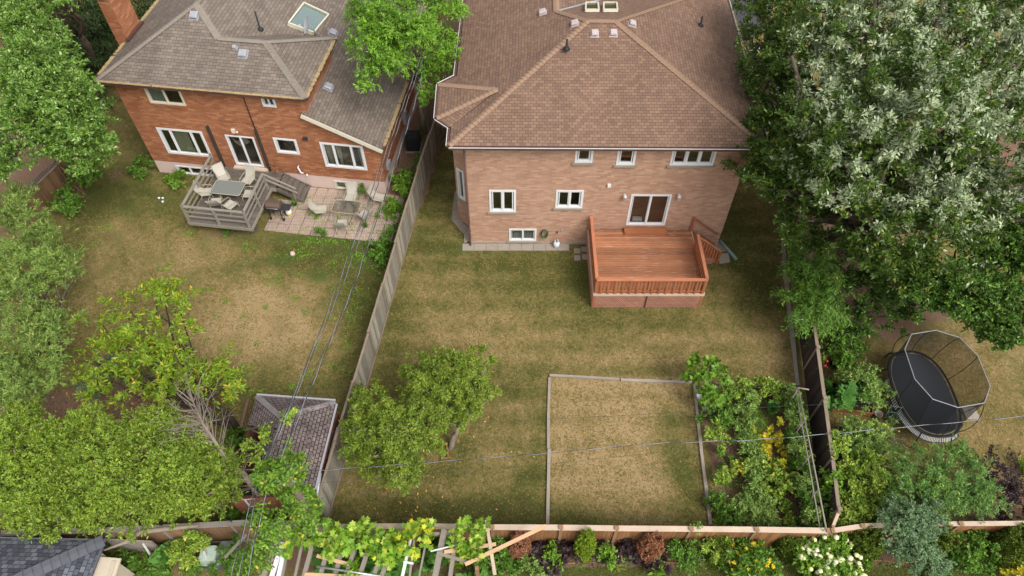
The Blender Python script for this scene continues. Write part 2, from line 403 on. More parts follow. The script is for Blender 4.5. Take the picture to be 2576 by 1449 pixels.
M['fence_dark'] = wood('fence_dark', hexc(92,78,70), hexc(48,40,38), .95, worn=hexc(132,118,106), amount=.5, isl=.45)
M['fence_brown'] = wood('fence_brown', hexc(186,128,74), hexc(140,92,50), .8, isl=.4)
M['cap_light'] = wood('cap_light', hexc(222,196,168), hexc(198,172,146), .8, isl=.08)
M['post_brown'] = wood('post_brown', hexc(176,136,98), hexc(140,102,70), .8, isl=.15)
M['fence_mix'] = wood('fence_mix', hexc(170,128,84), hexc(122,96,72), .9, isl=.4)
M['lumber'] = wood('lumber', hexc(232,188,140), hexc(206,158,110), .8, isl=.1)
M['pergola'] = wood('pergola', hexc(172,160,146), hexc(128,116,104), .9, isl=.25)
M['timber'] = wood('timber', hexc(184,170,152), hexc(146,132,118), .95, isl=.25)
M['bark'] = plain('bark', hexc(104,88,74), .95, var=.3, scale=9)
M['bark_lt'] = plain('bark_lt', hexc(140,126,110), .95, var=.25, scale=9)
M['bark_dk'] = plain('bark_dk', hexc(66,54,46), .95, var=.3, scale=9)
M['sling'] = plain('sling', hexc(186,178,164), .8, var=.06, scale=14)
M['frame_beige'] = plain('frame_beige', hexc(172,168,140), .5, var=.06)
M['plastic_white'] = plain('plastic_white', hexc(226,228,232), .35, var=.03)
M['yellow'] = plain('yellow', hexc(222,196,40), .6, var=.1, scale=20)
M['sienna'] = plain('sienna', hexc(150,92,62), .9, var=.15)
M['siding'] = plain('siding', hexc(196,182,158), .8, var=.05)
M['soil'] = plain('soil', hexc(128,98,78), 1, var=.28, scale=5)
M['soil_dark'] = plain('soil_dark', hexc(56,44,38), 1, var=.3, scale=9)
# leaves
M['lf_silver'] = leafm('lf_silver', hexc(172,188,164), hexc(130,152,122), .75, .12, .55, cs=.8)
M['lf_maple'] = leafm('lf_maple', hexc(80,118,42), hexc(50,82,28), .5, .14, .5, cs=.7, c3=hexc(118,150,60))
M['lf_maple2'] = leafm('lf_maple2', hexc(88,120,44), hexc(48,76,26), .55, .14, .5, cs=.9, c3=hexc(132,140,56), c3amt=.06)
M['lf_mapleL'] = leafm('lf_mapleL', hexc(116,154,66), hexc(68,106,38), .6, .16, .5, cs=.7, c3=hexc(150,180,120), c3amt=.12)
M['lf_conifer'] = leafm('lf_conifer', hexc(62,88,46), hexc(38,58,30), .6, .1, .6, cs=.8)
M['lf_ailanthus'] = leafm('lf_ailanthus', hexc(124,170,52), hexc(74,120,38), .55, .14, .5, cs=.8)
M['lf_willow'] = leafm('lf_willow', hexc(136,166,88), hexc(84,118,56), .62, .2, .5, cs=.9, c3=hexc(150,168,84), c3amt=.12)
M['lf_cherry_y'] = leafm('lf_cherry_y', hexc(144,170,50), hexc(88,128,38), .72, .35, .4, cs=1.2, c3=hexc(190,170,60), c3amt=.06)
M['lf_peach'] = leafm('lf_peach', hexc(126,150,50), hexc(70,100,30), .6, .14, .5, cs=1.5, c3=hexc(150,160,70), c3amt=.05)
M['lf_cedar'] = leafm('lf_cedar', hexc(142,168,62), hexc(80,116,38), .55, .13, .5, cs=1.1, c3=hexc(150,162,74), c3amt=.05)
M['lf_thuja'] = leafm('lf_thuja', hexc(102,126,38), hexc(62,86,26), .7, .1, .6, cs=1.2)
M['lf_thuja_y'] = leafm('lf_thuja_y', hexc(128,156,40), hexc(84,112,28), .7, .1, .55, cs=3)
M['lf_dead'] = leafm('lf_dead', hexc(160,116,92), hexc(116,80,62), .7, .1, .8, cs=3)
M['lf_bush'] = leafm('lf_bush', hexc(106,148,54), hexc(64,104,36), .55, .14, .5, cs=2)
M['lf_bright'] = leafm('lf_bright', hexc(120,160,52), hexc(76,118,38), .6, .16, .5, cs=2)
M['lf_blue'] = leafm('lf_blue', hexc(122,152,116), hexc(82,116,84), .65, .2, .5, cs=1.6)
M['lf_tomato'] = leafm('lf_tomato', hexc(142,174,92), hexc(94,132,60), .55, .13, .5, cs=2)
M['lf_garden'] = leafm('lf_garden', hexc(148,178,70), hexc(94,134,48), .55, .13, .5, cs=2, c3=hexc(186,188,96), c3amt=.1)
M['lf_yellow'] = leafm('lf_yellow', hexc(224,196,56), hexc(160,176,50), .75, .3, .5, cs=2, c3=hexc(196,130,60), c3amt=.12)
M['lf_vine'] = leafm('lf_vine', hexc(140,180,62), hexc(94,142,48), .72, .3, .45, cs=1.5, c3=hexc(176,196,96), c3amt=.16)
M['lf_vine_y'] = leafm('lf_vine_y', hexc(230,206,60), hexc(170,190,70), .8, .3, .45, cs=1.5)
M['lf_ivy'] = leafm('lf_ivy', hexc(112,150,46), hexc(58,100,34), .55, .14, .5, cs=1.5, c3=hexc(176,160,60), c3amt=.03)
M['lf_purple'] = leafm('lf_purple', hexc(76,62,66), hexc(44,36,42), .6, .1, .45, cs=2)
M['lf_hosta'] = leafm('lf_hosta', hexc(92,140,62), hexc(64,112,48), .7, .2, .45, cs=2)
M['lf_varieg'] = leafm('lf_varieg', hexc(228,226,160), hexc(166,186,96), .8, .25, .5, cs=3)
M['lf_pinnate'] = leafm('lf_pinnate', hexc(112,154,84), hexc(70,114,56), .65, .25, .5, cs=1.2, c3=hexc(158,188,72), c3amt=.1)
M['pt_white'] = leafm('pt_white', hexc(236,240,196), hexc(206,220,150), .9, .2, .6, cs=5)
M['pt_yellow'] = leafm('pt_yellow', hexc(246,208,40), hexc(226,170,30), .9, .2, .6, cs=5)
M['pt_pink'] = leafm('pt_pink', hexc(206,60,92), hexc(170,40,70), .9, .2, .6, cs=5)
M['net'] = netm('net', (.02, .022, .025), .5)

# ------------------------------------------------------------ ground: one sheet, lawn wear as an attribute
def ground_mat():
    m, nt, b = newmat('lawn_ground'); o = coord(nt)
    at_ = nt.nodes.new('ShaderNodeVertexColor'); at_.layer_name = 'wear'
    sp = nt.nodes.new('ShaderNodeSeparateColor'); nt.links.new(at_.outputs[0], sp.inputs[0])
    dry, lush, soil = sp.outputs[0], sp.outputs[1], sp.outputs[2]
    n1 = noisen(nt, o, 1.1, 5, .62, .6); n2 = noisen(nt, o, 6.5, 4, .7, 1.2); n3 = noisen(nt, mapping(nt, o, (1, 1.5, 1)), 26, 4, .75, 2)
    n4 = noisen(nt, o, .28, 3, .5)
    s = math_(nt, 'ADD', math_(nt, 'MULTIPLY', math_(nt, 'SUBTRACT', n1, .5), .95), math_(nt, 'MULTIPLY', math_(nt, 'SUBTRACT', n2, .5), 1.6))
    s = math_(nt, 'ADD', s, math_(nt, 'MULTIPLY', math_(nt, 'SUBTRACT', n3, .5), 2.3))
    s = math_(nt, 'ADD', s, math_(nt, 'MULTIPLY', math_(nt, 'SUBTRACT', n4, .5), .5))
    f = math_(nt, 'ADD', s, dry)
    r = nt.nodes.new('ShaderNodeValToRGB'); e = r.color_ramp.elements
    e[0].position = 0.0; e[0].color = (*hexc(82,86,34), 1); e[1].position = 1.0; e[1].color = (*hexc(188,158,108), 1)
    for p, c in ((.28, hexc(110,108,48)), (.52, hexc(138,122,66)), (.75, hexc(164,138,84))):
        k = e.new(p); k.color = (*c, 1)
    nt.links.new(f, r.inputs[0]); c = r.outputs[0]
    c = mix(nt, ramp(nt, math_(nt, 'ADD', lush, math_(nt, 'MULTIPLY', s, .5)), .3, .8), c, mix(nt, n3, hexc(66,88,34), hexc(98,118,46)))
    sn = noisen(nt, o, 9, 5, .7)
    c = mix(nt, ramp(nt, math_(nt, 'ADD', soil, math_(nt, 'MULTIPLY', s, .35)), .42, .6), c, mix(nt, sn, hexc(112,84,66), hexc(160,126,102)))
    nt.links.new(c, b.inputs['Base Color']); b.inputs['Roughness'].default_value = 1; b.inputs['Specular IOR Level'].default_value = .05
    bump(nt, b, n3, .9, .05); return m
def ground():
    fx = np.concatenate([[-2500, -600, -200, -90, -50], np.arange(-32, 32.01, .2), [50, 90, 200, 600, 2500]])
    fy = np.concatenate([[-600, -150, -40, -10], np.arange(2, 48.01, .2), [60, 90, 200, 600, 3000]])
    X, Y = np.meshgrid(fx, fy); nx, ny = len(fx), len(fy)
    def g(x, y, rx, ry=None, p=2): ry = ry or rx; return np.exp(-(np.abs((X-x)/rx)**p+np.abs((Y-y)/ry)**p))
    def gp(u, v, rx, ry=None, p=2): q = at(u, v); return g(q.x, q.y, rx, ry, p)
    dry = np.full(X.shape, .46); lush = np.zeros(X.shape); soil = np.zeros(X.shape)
    mainy = (X > -6.5) & (X < 12.6) & (Y > 8.6)
    dry[mainy] = .4
    dry += np.where(mainy, .085*np.sin(Y*2*np.pi/1.15)*1.0, 0)
    pat = (X > 1.45) & (X < 7.45) & (Y > 8.6) & (Y < 15.45)
    dry[pat] = .78; dry -= np.where(pat, .08*np.sin(Y*2*np.pi/1.1), 0)
    dry -= .5*np.where(pat, gp(1700, 1160, 1.0, .9)+gp(1690, 1060, .8, 1.0)+gp(1740, 1240, .8, 1.6)+.8*gp(1600, 1300, 3, .5)+.6*gp(1450,1310,1,.4), 0)
    for u, v, a, rx, ry in ((1080,450,.3,.8,3), (1100,620,.28,1.5,1), (1330,700,.25,1.6,1.4), (1450,700,.4,1.0,1.6), (1260,650,.3,2,.7), (1480,780,.25,.6,.5), (1540,800,.25,2.5,.4),
                            (1700,800,.2,1,.6), (1840,640,.4,.6,.6), (1830,560,.35,1.2,3), (1900,700,.3,1.2,2), (1300,980,.2,1.2,.9), (1000,800,.3,.7,1.6), (960,1000,.25,.5,2),
                            (1100,1290,.35,4,.6), (1300,1290,.3,1.5,.8), (1320,1215,.35,.7,.6), (1000,1150,.25,1.5,1), (1350,1200,.1,.3,2), (1200,1130,.12,1,1), (1420,1290,.2,.8,.6),
                            (300,470,.3,3,2), (400,520,.2,3,1), (210,560,.3,1,3), (560,570,.2,2,.6), (800,620,.4,3,.9), (760,660,.35,1.5,.8), (880,700,.4,1,1.6), (930,640,.4,.8,1.5), (620,660,.1,2,1),
                            (900,800,.3,.8,2), (560,1010,.3,2,1), (640,960,.2,2,.6), (840,960,.25,1,1), (240,1080,.3,2,1), (2150,840,.2,1,1), (2540,1100,.0,2,2)):
        dry -= a*gp(u, v, rx, ry)
    for u, v, a, rx, ry in ((560,860,.3,2.4,2.4), (700,800,.3,2,1.6), (640,740,.25,2.6,1), (480,640,.25,2,1), (760,850,.2,1.5,1), (270,570,.25,1,.6), (1230,830,.22,2.5,1.2), (1560,900,.18,3,.8),
                            (1700,860,.1,2,.8), (1950,900,.25,.7,1.5), (1900,820,.15,1,.8), (1100,900,.1,2,1), (980,1195,.35,.9,.35), (1250,1180,.15,.8,1.2), (1840,710,.25,.6,.4), (2000,600,.1,.5,2), (2360,900,.2,2,1), (2520,1110,.25,1.5,.7), (1640,850,.15,1,.5)):
        dry += a*gp(u, v, rx, ry)
    for u, v, a, rx, ry in ((1460,700,.55,.7,1.6), (1150,625,.6,.9,.5), (1075,480,.3,.35,3), (820,600,.8,3.2,.35), (900,640,.6,1,.7), (700,650,.4,.9,.5), (800,690,.4,.8,.4), (860,760,.3,.7,.9), (1845,650,.8,.4,.6), (1320,1205,.35,.35,.4), (1720,1190,.4,.7,.8), (1690,1060,.3,.6,.7), (980,600,.6,.4,1.5), (330,1340,.5,6,.5), (1280,640,.35,1.6,.25)):
        lush += a*gp(u, v, rx, ry)
    lush += np.where((X < -6.5) & (Y > 9), .16+.26*np.sin(X*2.1+np.sin(Y*1.3)*2)*np.sin(Y*1.7+X), 0)
    lush[(Y < 7.72) & (X > 0)] = .6; dry[(Y < 7.72) & (X > 0)] = .3
    soil[(Y >= 7.72) & (Y < 8.5) & (X > -.5)] = .9
    soil[(X > 7.6) & (X < 11.9) & (Y > 8.6) & (Y < 15.15)] = .75
    fx_ = -6.1-(15.2-Y)*.135+.0; fx_ = np.where(Y > 15.2, -6.1+(Y-15.2)*.125, fx_)
    soil[(Y > 25.6) & (X < fx_+.3) & (X > -6.9) & (Y < 46)] = .95
    soil += np.where(X > fx_, np.exp(-((X-fx_)/.16)**2)*.75*(Y > 9)*(Y < 30), 0)
    soil += np.where(X < 12.9, np.exp(-((X-12.15-(Y-15)*.1)/.18)**2)*.5*(Y > 15), 0)
    for u, v, a, rx, ry in ((80,450,1,2.5,3.5), (60,380,1,3,5), (150,1050,.9,5,1.2), (300,1010,.7,3,1.0), (2200,700,1,3,3.2), (2400,760,.6,2,.8), (2100,600,1,2,4), (1990,560,.6,.6,3),
                            (2230,830,.6,.35,.7), (2190,930,.8,.3,.5), (2500,1250,.9,2,1.2), (2200,1250,.9,3,.8), (270,590,.5,.8,.5), (300,440,.5,.7,.8), (560,590,.6,2,.25), (2400,300,1,6,8), (1000,1395,.9,6,.8), (500,1400,.45,2,1.0), (1560,795,.4,1.6,.12),
                            (1455,640,.6,.35,.2), (1570,785,.5,2.6,.1), (250,60,.5,5,6), (700,1300,1,1.4,1.1), (640,1050,.5,.8,.4)):
        soil += a*gp(u, v, rx, ry)
    me = bpy.data.meshes.new('ground'); co = np.stack([X, Y, np.zeros_like(X)], -1).reshape(-1, 3)
    i = np.arange(nx*ny).reshape(ny, nx); q = np.stack([i[:-1, :-1], i[:-1, 1:], i[1:, 1:], i[1:, :-1]], -1).reshape(-1, 4)
    me.vertices.add(len(co)); me.vertices.foreach_set('co', co.astype(np.float32).ravel())
    me.loops.add(q.size); me.loops.foreach_set('vertex_index', q.astype(np.int32).ravel())
    me.polygons.add(len(q)); me.polygons.foreach_set('loop_start', np.arange(0, q.size, 4, dtype=np.int32)); me.polygons.foreach_set('loop_total', np.full(len(q), 4, dtype=np.int32))
    me.update(calc_edges=True)
    ca = me.color_attributes.new('wear', 'FLOAT_COLOR', 'POINT')
    ca.data.foreach_set('color', np.stack([np.clip(dry, 0, 1), np.clip(lush, 0, 1), np.clip(soil, 0, 1), np.ones_like(dry)], -1).astype(np.float32).ravel())
    me.materials.append(ground_mat()); o = bpy.data.objects.new('ground', me); link(o); o['kind'] = 'structure'
ground()
# ------------------------------------------------------------ house helpers
def frame(p, q):
    """wall frame: F(u, z, d) with u along p->q, d outward (to the right of p->q is outward = towards camera)"""
    p, q = Vector((p[0], p[1], 0)), Vector((q[0], q[1], 0)); U = (q-p).normalized(); Nn = Vector((U.y, -U.x, 0))
    f = lambda u, z, d=0: p+U*u+Nn*d+Vector((0, 0, z))
    f.L = (q-p).length; return f
def fbox(mb, F, u0, u1, z0, z1, d0, d1, mi=0):
    mb.hexa([F(u0,z0,d1), F(u1,z0,d1), F(u1,z0,d0), F(u0,z0,d0), F(u0,z1,d1), F(u1,z1,d1), F(u1,z1,d0), F(u0,z1,d0)], mi)
def wall(mb, F, u0, u1, z0, z1, holes=(), depth=.12, mi=0):
    us = sorted({u0, u1, *[h[0] for h in holes], *[h[1] for h in holes]}); zs = sorted({z0, z1, *[h[2] for h in holes], *[h[3] for h in holes]})
    for a, b in zip(us, us[1:]):
        for c, d in zip(zs, zs[1:]):
            um, zm = (a+b)/2, (c+d)/2
            if any(h[0] < um < h[1] and h[2] < zm < h[3] for h in holes): continue
            if a < u0-1e-6 or b > u1+1e-6: continue
            mb.poly([F(a,c), F(b,c), F(b,d), F(a,d)], [(a,c), (b,c), (b,d), (a,d)], mi)
    for a, b, c, d in [h[:4] for h in holes]:
        for q in ([(a,c),(b,c)], [(b,c),(b,d)], [(b,d),(a,d)], [(a,d),(a,c)]):
            (x0, y0), (x1, y1) = q; mb.poly([F(x0,y0), F(x1,y1), F(x1,y1,-depth), F(x0,y0,-depth)], mi=mi)
def window(house, F, u0, u1, z0, z1, cols=(1,), sill=None, curtain=None, room='dark', door=False, fw=.075, mat='white', sash=.045, proud=.03, label=None):
    mb = MB()
    fbox(mb, F, u0, u1, z0, z0+fw, -.1, proud); fbox(mb, F, u0, u1, z1-fw, z1, -.1, proud)
    fbox(mb, F, u0, u0+fw, z0+fw, z1-fw, -.1, proud); fbox(mb, F, u1-fw, u1, z0+fw, z1-fw, -.1, proud)
    W = u1-u0-2*fw; tot = sum(cols); x = u0+fw; cells = []
    for i, c in enumerate(cols):
        wd = W*c/tot; cells.append((x, x+wd))
        if i: fbox(mb, F, x-fw*.35, x+fw*.35, z0+fw, z1-fw, -.1, proud-.006)
        x += wd
    for a, b in cells:
        a2, b2 = a+fw*.3, b-fw*.3; s = sash
        fbox(mb, F, a2, b2, z0+fw, z0+fw+s, -.08, .0); fbox(mb, F, a2, b2, z1-fw-s, z1-fw, -.08, .0)
        fbox(mb, F, a2, a2+s, z0+fw+s, z1-fw-s, -.08, .0); fbox(mb, F, b2-s, b2, z0+fw+s, z1-fw-s, -.08, .0)
    w_ = obj('glass_door' if door else 'window', mb, M[mat], house, label=label)
    for a, b in cells:
        g = MB(); g.poly([F(a+.02,z0+fw,-.05), F(b-.02,z0+fw,-.05), F(b-.02,z1-fw,-.05), F(a+.02,z1-fw,-.05)]); obj('pane', g, M['glass'], w_)
    g = MB(); d = .45
    lo = MB(); A, B, C, D = F(u0,z0,-.1), F(u1,z0,-.1), F(u1,z1,-.1), F(u0,z1,-.1); a, b, c, e = F(u0,z0,-d), F(u1,z0,-d), F(u1,z1,-d), F(u0,z1,-d)
    for q in ([a,b,c,e], [A,B,b,a], [B,C,c,b], [C,D,e,c], [D,A,a,e]): lo.poly(q)
    obj('room_recess', lo, M[room], w_)
    if curtain:
        cm = MB()
        for ca, cb in curtain['spans']:
            n = max(6, int((cb-ca)*26)); top, bot = z1-fw, z0+fw+curtain.get('lift', 0)
            for i in range(n):
                s0, s1 = i/n, (i+1)/n; dd = lambda s: -.14+.035*math.sin(s*n*1.9)
                pinch = curtain.get('pinch', 0); mid = (ca+cb)/2 if not curtain.get('side') else (ca if curtain['side'](ca) else cb)
                ub = lambda s: (ca+(cb-ca)*s)*(1-pinch)+mid*pinch
                ut = lambda s: ca+(cb-ca)*s
                cm.poly([F(ub(s0),bot,dd(s0)), F(ub(s1),bot,dd(s1)), F(ut(s1),top,dd(s1)), F(ut(s0),top,dd(s0))])
        obj('curtain', cm, M[curtain['mat']], w_)
    if sill:
        sm = MB(); fbox(sm, F, u0-.1, u1+.1, z0-.09, z0-.003, -.02, .1); obj('sill', sm, M[sill], w_)
    return w_
def caps(mb, p, q, w=.15, step=.2, drop=.05, up=.035):
    p, q = Vector(p), Vector(q); d = q-p; n = max(1, int(d.length/step)); dn = d.normalized()
    s = Vector((dn.y, -dn.x, 0)).normalized()*w; rg = random.Random(n)
    for i in range(n):
        a = p+d*(i/n); b = p+d*((i+1.12)/n); ha, hb = Vector((0,0,up+.03)), Vector((0,0,up)); dz = Vector((0,0,-drop)); e = Vector((0,0,-.05))
        mb.mesh([a+s+ha+dz, a+ha, a-s+ha+dz, b+s+hb+dz, b+hb, b-s+hb+dz, a+s+dz+e, a-s+dz+e], [(0,1,4,3), (1,2,5,4), (6,7,2,1,0)])
def gutter(mb, p, q, out, mi=0, lip=1, h=.12, w=.11):
    p, q, out = Vector(p), Vector(q), Vector(out).normalized()
    a = p+out*w/2-Vector((0,0,h/2+.01)); b = q+out*w/2-Vector((0,0,h/2+.01)); mb.beam(a, b, w, h, mi=mi)
    a = p+out*(w+.008)+Vector((0,0,.0)); b = q+out*(w+.008); mb.beam(a, b, .022, .028, mi=lip)
def roofvent(parent, p, n, mat='vent', s=.3, label=None):
    n = Vector(n).normalized(); x = Vector((0,0,1)).cross(n).normalized(); y = n.cross(x); p = Vector(p); mb = MB()
    def sl(hx, hy, z0, z1, k=1.0):
        lo = [p+x*a*hx+y*b*hy+n*z0 for a, b in ((-1,-1),(1,-1),(1,1),(-1,1))]; hi = [p+x*a*hx*k+y*b*hy*k+n*z1 for a, b in ((-1,-1),(1,-1),(1,1),(-1,1))]
        mb.hexa(lo+hi)
    sl(s*.62, s*.62, .0, .012); sl(s*.36, s*.36, .012, .09); sl(s*.5, s*.5, .09, .12); sl(s*.5, s*.5, .12, .17, .8)
    return obj('roof_vent', mb, M[mat], parent)
def vpipe(parent, p, h=.45, r=.05, mat='black'):
    p = Vector(p); mb = MB(); mb.lathe(p, [(.16,-.02), (.15,.03), (r*1.5,.1), (r,.12), (r,h), (r*.7,h), (r*.7,h-.1)], 12); return obj('vent_pipe', mb, M[mat], parent)
def skylight(parent, pts, n, h=.14, fr=.07, mat='cream', well=False):
    n = Vector(n).normalized(); mb = MB(); pts = [Vector(p) for p in pts]
    for i in range(4):
        a, b = pts[i], pts[(i+1) % 4]; mb.beam(a+n*h/2, b+n*h/2, fr, h, up=n)
    o = obj('skylight', mb, M[mat], parent); g = MB(); g.poly([p+n*(h*.75) for p in pts]); obj('pane', g, M['glass'], o)
    k = MB(); k.poly([p+n*.01 for p in pts]); obj('light_well', k, plain('skylight_well', hexc(206,222,224), .5, var=.04) if well else M['charcoal'], o); return o

# ------------------------------------------------------------ pink brick house (the listed one)
H1 = thing('brick_house', 'large pink brick house with brown hipped roof behind the orange deck', 'house', (4, 28, 0))
p0, p1 = (-2.07, 23.03), (10.0, 22.94)
F = frame(p0, p1)
wins = {'A': (4.75,5.51,5.28,6.1), 'B': (6.53,7.33,5.15,6.1), 'C': (8.83,10.7,5.15,6.1), 'D': (1.04,2.25,2.21,3.61), 'E': (4.05,5.29,2.49,3.62), 'X': (7.44,9.27,1.36,3.38), 'BW': (1.93,3.24,.2,1.05)}
mb = MB(); wall(mb, F, 0, F.L, .0, 6.5, list(wins.values()), .1)
FR = frame(p1, (10.35, 40)); wall(mb, FR, 0, FR.L, 0, 6.5)
bay = [(-2.07, 40), (-2.07, 27.8), (-2.66, 27.15), (-2.66, 24.6), (-2.12, 24.1), (-2.07, 23.03)]
FB = []
for a, b in zip(bay, bay[1:]):
    f = frame(a, b); FB.append(f)
    wall(mb, f, 0, f.L, 0, 6.5, [(f.L/2-.32, f.L/2+.32, 1.7, 3.6), (f.L/2-.32, f.L/2+.32, 4.4, 6.0)] if len(FB) == 3 else ([(.15, f.L-.12, 1.7, 3.6)] if len(FB) == 4 else []))
obj('wall', mb, M['brick_main'], H1)
mb = MB(); fbox(mb, F, .02, F.L, 0, .12, .0, .05); obj('foundation', mb, M['concrete'], H1)
window(H1, F, *wins['A'], cols=(1,), sill='stone', curtain=None, fw=.1)
window(H1, F, *wins['B'], cols=(1,), sill='stone', fw=.1)
window(H1, F, *wins['C'], cols=(1,1,1), sill='stone', fw=.1)
window(H1, F, *wins['D'], cols=(1,1), sill='stone', fw=.1)
wE = window(H1, F, *wins['E'], cols=(1,1), sill='stone', fw=.1)
window(H1, F, *wins['BW'], cols=(1,1), sill='stone', fw=.09, curtain={'spans': [(2.0,3.17)], 'mat': 'curtain_grey'}, sash=.02)
dX = window(H1, F, *wins['X'], cols=(1,1), door=True, room='floor_in', fw=.09, sash=.03)
mb = MB(); fbox(mb, F, 7.75, 8.2, 1.46, 1.62, -.3, -.16); obj('threshold_box', mb, M['white'], dX)
window(H1, FB[2], FB[2].L/2-.32, FB[2].L/2+.32, 1.7, 3.6, sill='stone'); window(H1, FB[2], FB[2].L/2-.32, FB[2].L/2+.32, 4.4, 6.0)
window(H1, FB[3], .15, FB[3].L-.12, 1.7, 3.6, sill='stone')
E0 = 6.55
A, B = Vector((-2.6, 22.58, E0)), Vector((10.48, 22.48, E0)); K1, K2 = Vector((3.34, 28.53, 8.53)), Vector((4.54, 28.5, 8.53))
Mv, M2, L40 = Vector((2.05, 30.1, 8.03)), Vector((2.25, 40, 8.03)), Vector((-2.2, 40, E0)); Q = Vector((10.9, 34.9, E0)); V = Vector((6.85, 34.9, 6.43))
a_, b_, c_, d_ = Vector((-2.6,23.76,E0)), Vector((-3.22,24.35,E0)), Vector((-3.25,26.68,E0)), Vector((-2.53,27.29,E0)); T = Vector((-.64, 25.35, 7.27))
mb = MB()
mb.poly([A,B,K2,K1]); mb.poly([B,Q,K2]); mb.poly([K1,K2,Q,V,Mv]); mb.poly([Mv,V,Vector((6.85,40,6.43)),M2]); mb.poly([A,K1,Mv]); mb.poly([A,Mv,M2,L40])
mb.poly([b_,a_,T]); mb.poly([c_,b_,T]); mb.poly([d_,c_,T])
roof1 = obj('roof', mb, M['sh_main'], H1)
mb = MB()
for p, q in ((K1,A), (K2,B), (K1,K2), (Mv,K1), (Mv,M2), (Q,K2), (T,c_), (T,b_)): caps(mb, q, p)
obj('ridge_cap', mb, M['sh_main_cap'], roof1)
mb = MB(); mb.beam(Mv+Vector((.1,.05,.01)), V, .1, .02); obj('valley_flashing', mb, M['grey_metal'], roof1)
mb = MB()
gutter(mb, A, B, (0,-1,0)); gutter(mb, a_+Vector((0,0,0)), A, (-1,0,0)); gutter(mb, b_, a_, (-.7,-.7,0)); gutter(mb, c_, b_, (-1,0,0)); gutter(mb, d_, c_, (-.7,.7,0)); gutter(mb, L40, d_, (-1,0,0)); gutter(mb, B, Q, (1,0,0))
obj('gutter', mb, [M['brown_metal'], M['white']], H1)
mb = MB(); z = E0-.14
mb.poly([(-2.6,22.6,z), (10.45,22.5,z), (10.0,23.0,z), (-2.07,23.1,z)]); mb.poly([(-2.07,23,z),(-2.07,28,z),(-2.66,27.2,z),(-3.2,26.65,z),(-3.2,24.4,z),(-2.6,23.8,z),(-2.6,22.6,z)]); mb.poly([(10.45,22.5,z),(10.9,35,z),(10.3,35,z),(10.0,23,z)])
obj('soffit', mb, M['brown_metal'], H1)
mb = MB(); mb.tube([F(.06,6.4,.1), F(.06,.25,.1), F(.06,.1,.25)], .04, 8); obj('downspout', mb, M['brown_metal'], H1)
pl = lambda a, b, c: (a, (b-a).cross(c-a).normalized())
def up(n): return n if n.z > 0 else -n
PR, PLf, PRt, PB = pl(A,B,K1), pl(A,K1,L40), pl(B,Q,K2), pl(K1,K2,Q)
for u, v, P_ in ((1366,33,PLf), (1447,61,PLf), (1590,62,PRt), (1496,86,PR), (1543,85,PR)): roofvent(roof1, hit(u,v,P_[0],P_[1]), up(P_[1]))
for u, v, P_ in ((1425,123,PLf), (1762,64,PRt)): vpipe(roof1, hit(u,v,P_[0],P_[1]))
for x in ((1474,1506), (1519,1553)):
    skylight(roof1, [hit(u,v,PB[0],PB[1]) for u, v in ((x[0]-1,30),(x[1],30),(x[1]-2,12),(x[0],12))], up(PB[1]))
for i, (u, z) in enumerate(((7.14,3.4), (9.57,3.42))):
    mb = MB(); c = F(u, z-.1, .16)
    mb.lathe(c, [(.03,-.16), (.075,-.12), (.085,.05), (.11,.06), (.03,.16), (.012,.2)], 8); mb.beam(F(u,z-.12,0), F(u,z-.12,.16), .04, .05); fbox(mb, F, u-.05, u+.05, z-.25, z, 0, .02)
    obj('wall_lantern', mb, M['white'], H1)
mb = MB(); fbox(mb, F, 6.3, 6.45, 3.88, 4.03, 0, .1); obj('wall_vent', mb, M['white'], H1)
mb = MB(); fbox(mb, F, 4.2, 4.26, .78, .9, 0, .06); obj('outdoor_tap', mb, M['brown_metal'], H1)
mb = MB(); fbox(mb, F, 4.4, 4.52, .92, 1.0, 0, .05); obj('outlet_box', mb, M['grey_metal'], H1)
# paving blocks round the house
mb = MB(); rg = random.Random(3)
def slab(mb, poly, z=.05): mb.prism(poly, .0, z)
x = -2.4
while x < 2.7: slab(mb, [(x,22.52),(x+.56,22.51),(x+.56,22.93),(x,22.94)], .05+rg.random()*.01); x += .575
o = struct('paving_blocks', mb, M['concrete'])
mb = MB(); P_ = [at(*q) for q in ((1144,483),(1136,554),(1167,590),(1168,612))]; Q_ = [at(*q) for q in ((1156,483),(1155,552),(1180,575),(1181,608))]
for i in range(3):
    n = (3, 2, 1)[i]
    for k in range(n):
        l = lambda a, b, t: a+(b-a)*t
        a, b = l(P_[i],P_[i+1],k/n), l(P_[i],P_[i+1],(k+.97)/n); c, d = l(Q_[i],Q_[i+1],(k+.97)/n), l(Q_[i],Q_[i+1],k/n); slab(mb, [(a.x,a.y),(b.x,b.y),(c.x,c.y),(d.x,d.y)], .05)
struct('bay_paving', mb, M['concrete'])

# ------------------------------------------------------------ orange brick neighbour
H2 = thing('brick_house', 'orange brick house with grey shingle roof and grey wooden deck', 'house', (-12.5, 31, 0))
n0, n1 = at(402,433), at(975,488); G = frame(n0, n1); GL = 12.33
def L(u, w_, z): return G(u, z, -w_)
w2 = {'UL': (1.47,3.25,4.67,5.6), 'US': (7.15,7.8,5.05,5.6), 'L': (1.08,3.44,1.48,3.14), 'X': (4.6,6.08,1.12,3.07), 'M': (7.07,8.24,2.21,3.17), 'R': (9.41,11.56,1.57,3.15), 'BL': (1.09,3.2,.04,.62), 'BR': (9.6,10.8,.04,.61)}
mb = MB(); wall(mb, G, 0, 9.2, .84, 5.85, [w2[k] for k in ('UL','US','L','X','M')], .1)
wall(mb, G, 9.2, 11.9, .84, 3.2, [w2['R']], .1)
mb.poly([G(9.2,3.2), G(11.9,3.2), G(11.9,3.42), G(9.2,4.95)]); mb.poly([G(11.9,.84), G(12.33,.84), G(12.33,3.2), G(11.9,3.42)])
